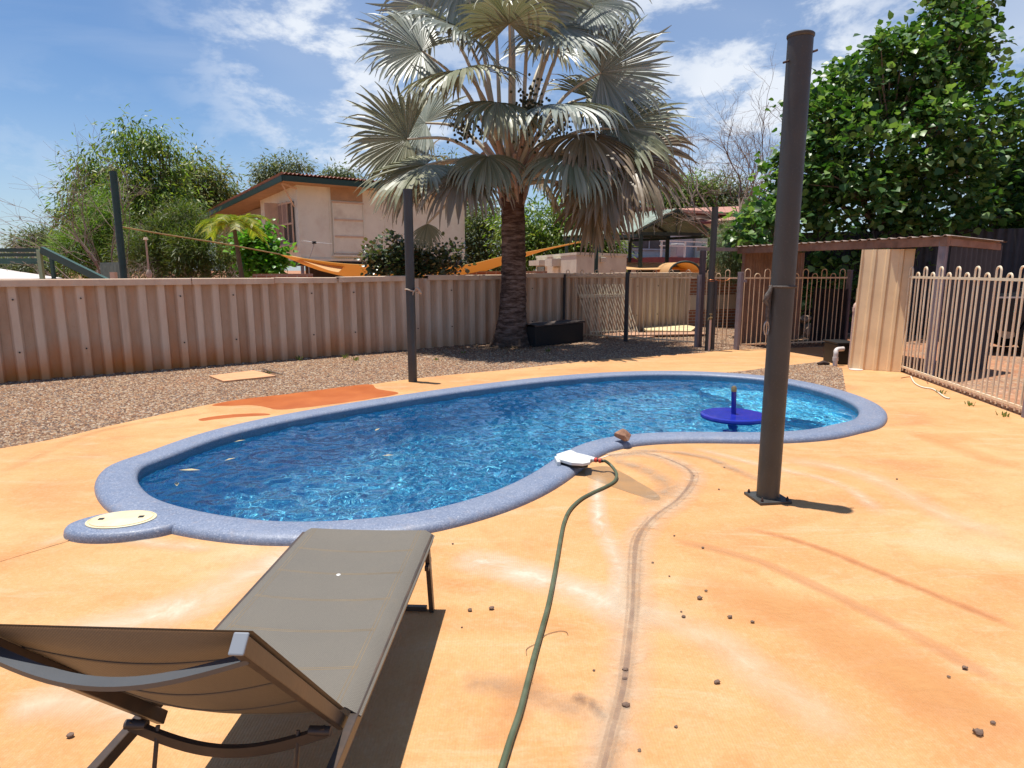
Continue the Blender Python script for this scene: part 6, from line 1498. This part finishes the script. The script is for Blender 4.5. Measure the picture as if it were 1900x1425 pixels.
# ---------------------------------------------------------------- sun lounger
FZ = .375
fr_ = G(798, 992, FZ); flx = G(560, 990, FZ)                    # foot corners
hr = G(654, 1328, FZ)                                            # right hinge corner
axl = (fr_ - hr).normalized(); sd = V(axl.y, -axl.x, 0)            # towards the foot, to the right
Wd = .60; foot = fr_.copy(); Lf = (fr_ - hr).length
LG = thing('sun_lounger', 'grey mesh sun lounger with a raised back and bronze metal frame beside the pool', 'sun lounger', (hr.x - .3, hr.y + .6, 0))
def lp_(a, w, z): p = hr + axl * a - sd * w; return V(p.x, p.y, z)          # a towards foot, w leftwards
t = NT('woven sling fabric'); uvn = t.n('ShaderNodeUVMap'); se = t.n('ShaderNodeSeparateXYZ'); t.l(uvn.outputs[0], se.inputs[0])
c1_ = t.n('ShaderNodeTexChecker'); t.l(uvn.outputs[0], c1_.inputs[0]); c1_.inputs['Scale'].default_value = 300
col = t.mix(c1_.outputs['Fac'], (.115, .102, .082), (.195, .175, .145))
col = t.mix(t.rng(t.noise(2.5, 6, .65), .4, .75, 0, .5), col, (.19, .165, .13)); col = t.mix(t.rng(t.noise(7, 6, .7), .6, .8, 0, .35), col, (.24, .18, .11))
col = t.mix(t.rng(t.noise(160, 2, .6), .35, .7, 0, .35), col, (.11, .10, .085))
b = t.n('ShaderNodeBsdfPrincipled'); t.l(col, b.inputs['Base Color']); b.inputs['Roughness'].default_value = .6; b.inputs['Specular IOR Level'].default_value = .35; t.l(t.bump(t.math('ADD', c1_.outputs['Fac'], t.noise(60, 3)), .3, .002), b.inputs['Normal'])
tr = t.n('ShaderNodeBsdfTranslucent'); tr.inputs[0].default_value = (.42, .22, .10, 1); ms = t.n('ShaderNodeMixShader'); ms.inputs[0].default_value = .07
t.l(b.outputs[0], ms.inputs[1]); t.l(tr.outputs[0], ms.inputs[2]); M_sling = t.out(ms.outputs[0])
M_frame = simple('dark bronze frame', (.060, .045, .036), .38, .15, 12, .05, dirt=(.16, .09, .05), dirt_amt=.5); M_capp = simple('grey plastic cap', (.20, .22, .25), .45, .05, 5, 0)
M_stitch = simple('ochre stitching', (.26, .19, .11), .8)
def slingmesh(P, nu, nv, Lu, th=.004):
    rows = [[P(i / nu, j / nv) for i in range(nu + 1)] for j in range(nv + 1)]; mb = MB().grid(rows)
    uv = [(i / nu * .6, j / nv * Lu) for j in range(nv + 1) for i in range(nu + 1)]; n_ = len(mb.v)
    nrm = (Vector(rows[1][0]) - Vector(rows[0][0])).cross(Vector(rows[0][1]) - Vector(rows[0][0])).normalized()
    b = len(mb.v); mb.v += [tuple(Vector(v) + nrm * th) for v in mb.v]; mb.f = mb.f + [tuple(i + b for i in f)[::-1] for f in mb.f]; uv = uv + uv; mb.uv = uv
    return mb
def seatP(u, v): sag = .018 * math.sin(math.pi * u) * (1 if True else 0); rib = .004 * abs(math.sin(v * math.pi * Lf / .213)); return lp_(.015 + v * (Lf - .0), (.0 + u * Wd) if 0 < u < 1 else (-.018 if u <= 0 else Wd + .018), (FZ + .012 - sag * min(1, 8 * v * (1 - v) + .3) + rib * .5) if 0 < u < 1 else FZ - .015)
part(LG, 'seat_fabric', slingmesh(seatP, 24, 90, Lf), M_sling, smooth=180)
def cross_stitch(parent, P, v, side=True):
    for dv in (-.0035, .0035): part(parent, 'stitching', MB().tube([Vector(P(.07 + .86 * i / 16, v + dv)) + V(0, 0, .0035) for i in range(17)], .0011, 4), M_stitch)
seat = LG.children[0]
k = 1
while Lf - .213 * k > .06: cross_stitch(seat, seatP, 1 - .213 * k / Lf); k += 1
for u_ in (.075, .095, .905, .925): part(seat, 'stitching', MB().tube([Vector(seatP(u_, j / 60)) + V(0, 0, .0035) for j in range(61)], .0011, 4), M_stitch)
part(seat, 'bird_dropping', MB().lathe([(.0001, 0), (.011, 0), (.008, .003), (.0001, .004)], G(628, 1067, FZ - .0035), 12), M_wht, smooth=60)
# side rails run from the foot past the hinge to the head legs
for w in (0, Wd):
    s_ = -1 if w == 0 else 1
    o = part(LG, 'side_rail', MB().beam(lp_(Lf + .01, w, FZ - .02), lp_(-.46, w, FZ - .024), .026, .038), M_frame, bevel=.003)
part(LG, 'foot_rail', MB().beam(lp_(Lf - .01, .014, FZ - .022), lp_(Lf - .01, Wd - .014, FZ - .022), .03, .04), M_frame, bevel=.003)
for w in (-.004, Wd + .004):
    s_ = 1 if w > 0 else -1
    part(LG, 'foot_leg', MB().beam(lp_(Lf - .10, w, FZ - .03), lp_(Lf - .02, w, .0), .022, .036), M_frame, bevel=.003)
    part(LG, 'foot_leg', MB().beam(lp_(Lf - .30, w, FZ - .03), lp_(Lf - .16, w, .02), .018, .02) if False else MB().beam(lp_(Lf - .13, w, FZ - .11), lp_(Lf - .05, w, FZ - .10), .018, .022), M_frame)
    part(LG, 'head_leg', MB().beam(lp_(-.22, w + s_ * -.028, FZ - .04), lp_(-.46, w - s_ * .03, .0), .022, .045), M_frame, bevel=.003)
part(LG, 'foot_bar', MB().beam(lp_(Lf - .02, .02, .012), lp_(Lf - .02, Wd - .02, .012), .022, .022), M_frame)
part(LG, 'head_bar', MB().beam(lp_(-.46, .02, .012), lp_(-.46, Wd - .02, .012), .022, .022), M_frame)
# backrest
AN = R(47); LB = .75
def bk_(t_, w, off=0): # t_ along the back from the hinge, off behind it
    a = -math.cos(AN) * t_ - math.sin(AN) * off; return lp_(a - .0, w, FZ + math.sin(AN) * t_ - math.cos(AN) * off)
bw0, bw1 = .036, Wd - .036
fx0, fx1 = .022, Wd - .022
def backP(u, v): sag = .05 * math.sin(math.pi * u) * math.sin(math.pi * min(1, v * .9 + .1)) ** .8; return bk_(.02 + v * (LB - .03), fx0 + u * (fx1 - fx0), sag - .012)
bf = part(LG, 'back_fabric', slingmesh(backP, 24, 50, LB, -.004), M_sling, smooth=180)
for k in (1, 2, 3): 
    part(bf, 'stitching', MB().tube([Vector(backP(.03 + .94 * i / 16, .27 * k)) for i in range(17)], .0035, 5), M_sling)
for w in (bw0, bw1):
    rl = part(LG, 'back_rail', MB().beam(bk_(-.05, w, .012), bk_(LB, w, .012), .024, .036, (0, 0, 1)), M_frame, bevel=.003)
    part(rl, 'end_cap', MB().beam(bk_(LB, w, .012), bk_(LB + .006, w, .012), .030, .042), M_capp, bevel=.003)
    part(LG, 'pivot', MB().tube([bk_(.10, w - .045 if w > .3 else w - .012, .055), bk_(.10, w + .012 if w > .3 else w + .045, .055)], .013, 14), M_frame, smooth=50)
# bowed upper brace, lower brace, prop rods
def bowed(t_, off0, bow, r, name, m, flat=True, t2=0):
    pts = []
    for i in range(21):
        u = i / 20; k = min(1, math.sin(math.pi * u) * 1.15) ** 1.6 if flat else math.sin(math.pi * u)
        pts.append(bk_(t_ - t2 * k, bw0 + u * (bw1 - bw0), off0 + bow * k))
    mb = MB()
    for a, b in zip(pts, pts[1:]): pass
    rows = []
    for i, p in enumerate(pts):
        d = (pts[min(i + 1, 20)] - pts[max(i - 1, 0)]).normalized(); up = V(0, 0, 1); n_ = d.cross(up).normalized(); u2 = n_.cross(d)
        rows.append([p + n_ * r[0] * sx_ + u2 * r[1] * sz_ for sx_, sz_ in ((1, 1), (-1, 1), (-1, -1), (1, -1))])
    mb.grid(rows, closed=True); mb.f += [(0, 1, 2, 3), tuple(len(mb.v) - 4 + k for k in (3, 2, 1, 0))]
    return part(LG, name, mb, m, smooth=40)
M_frame2 = simple('satin blue grey brace', (.075, .082, .092), .35, .1, 8, .03, spec=.6)
bowed(LB - .06, .02, .055, (.015, .005), 'upper_brace', M_frame2, flat=False)
bowed(.10, .055, .05, (.008, .014), 'lower_brace', M_frame, flat=False, t2=.03)
for w in (bw0 + .075, bw1 - .075):
    a = bk_(.10, w, .055); part(LG, 'prop_rod', MB().tube([a, V(a.x, a.y - .09, .16), V(a.x, a.y - .10, .10)], .006, 8), M_frame, smooth=60)
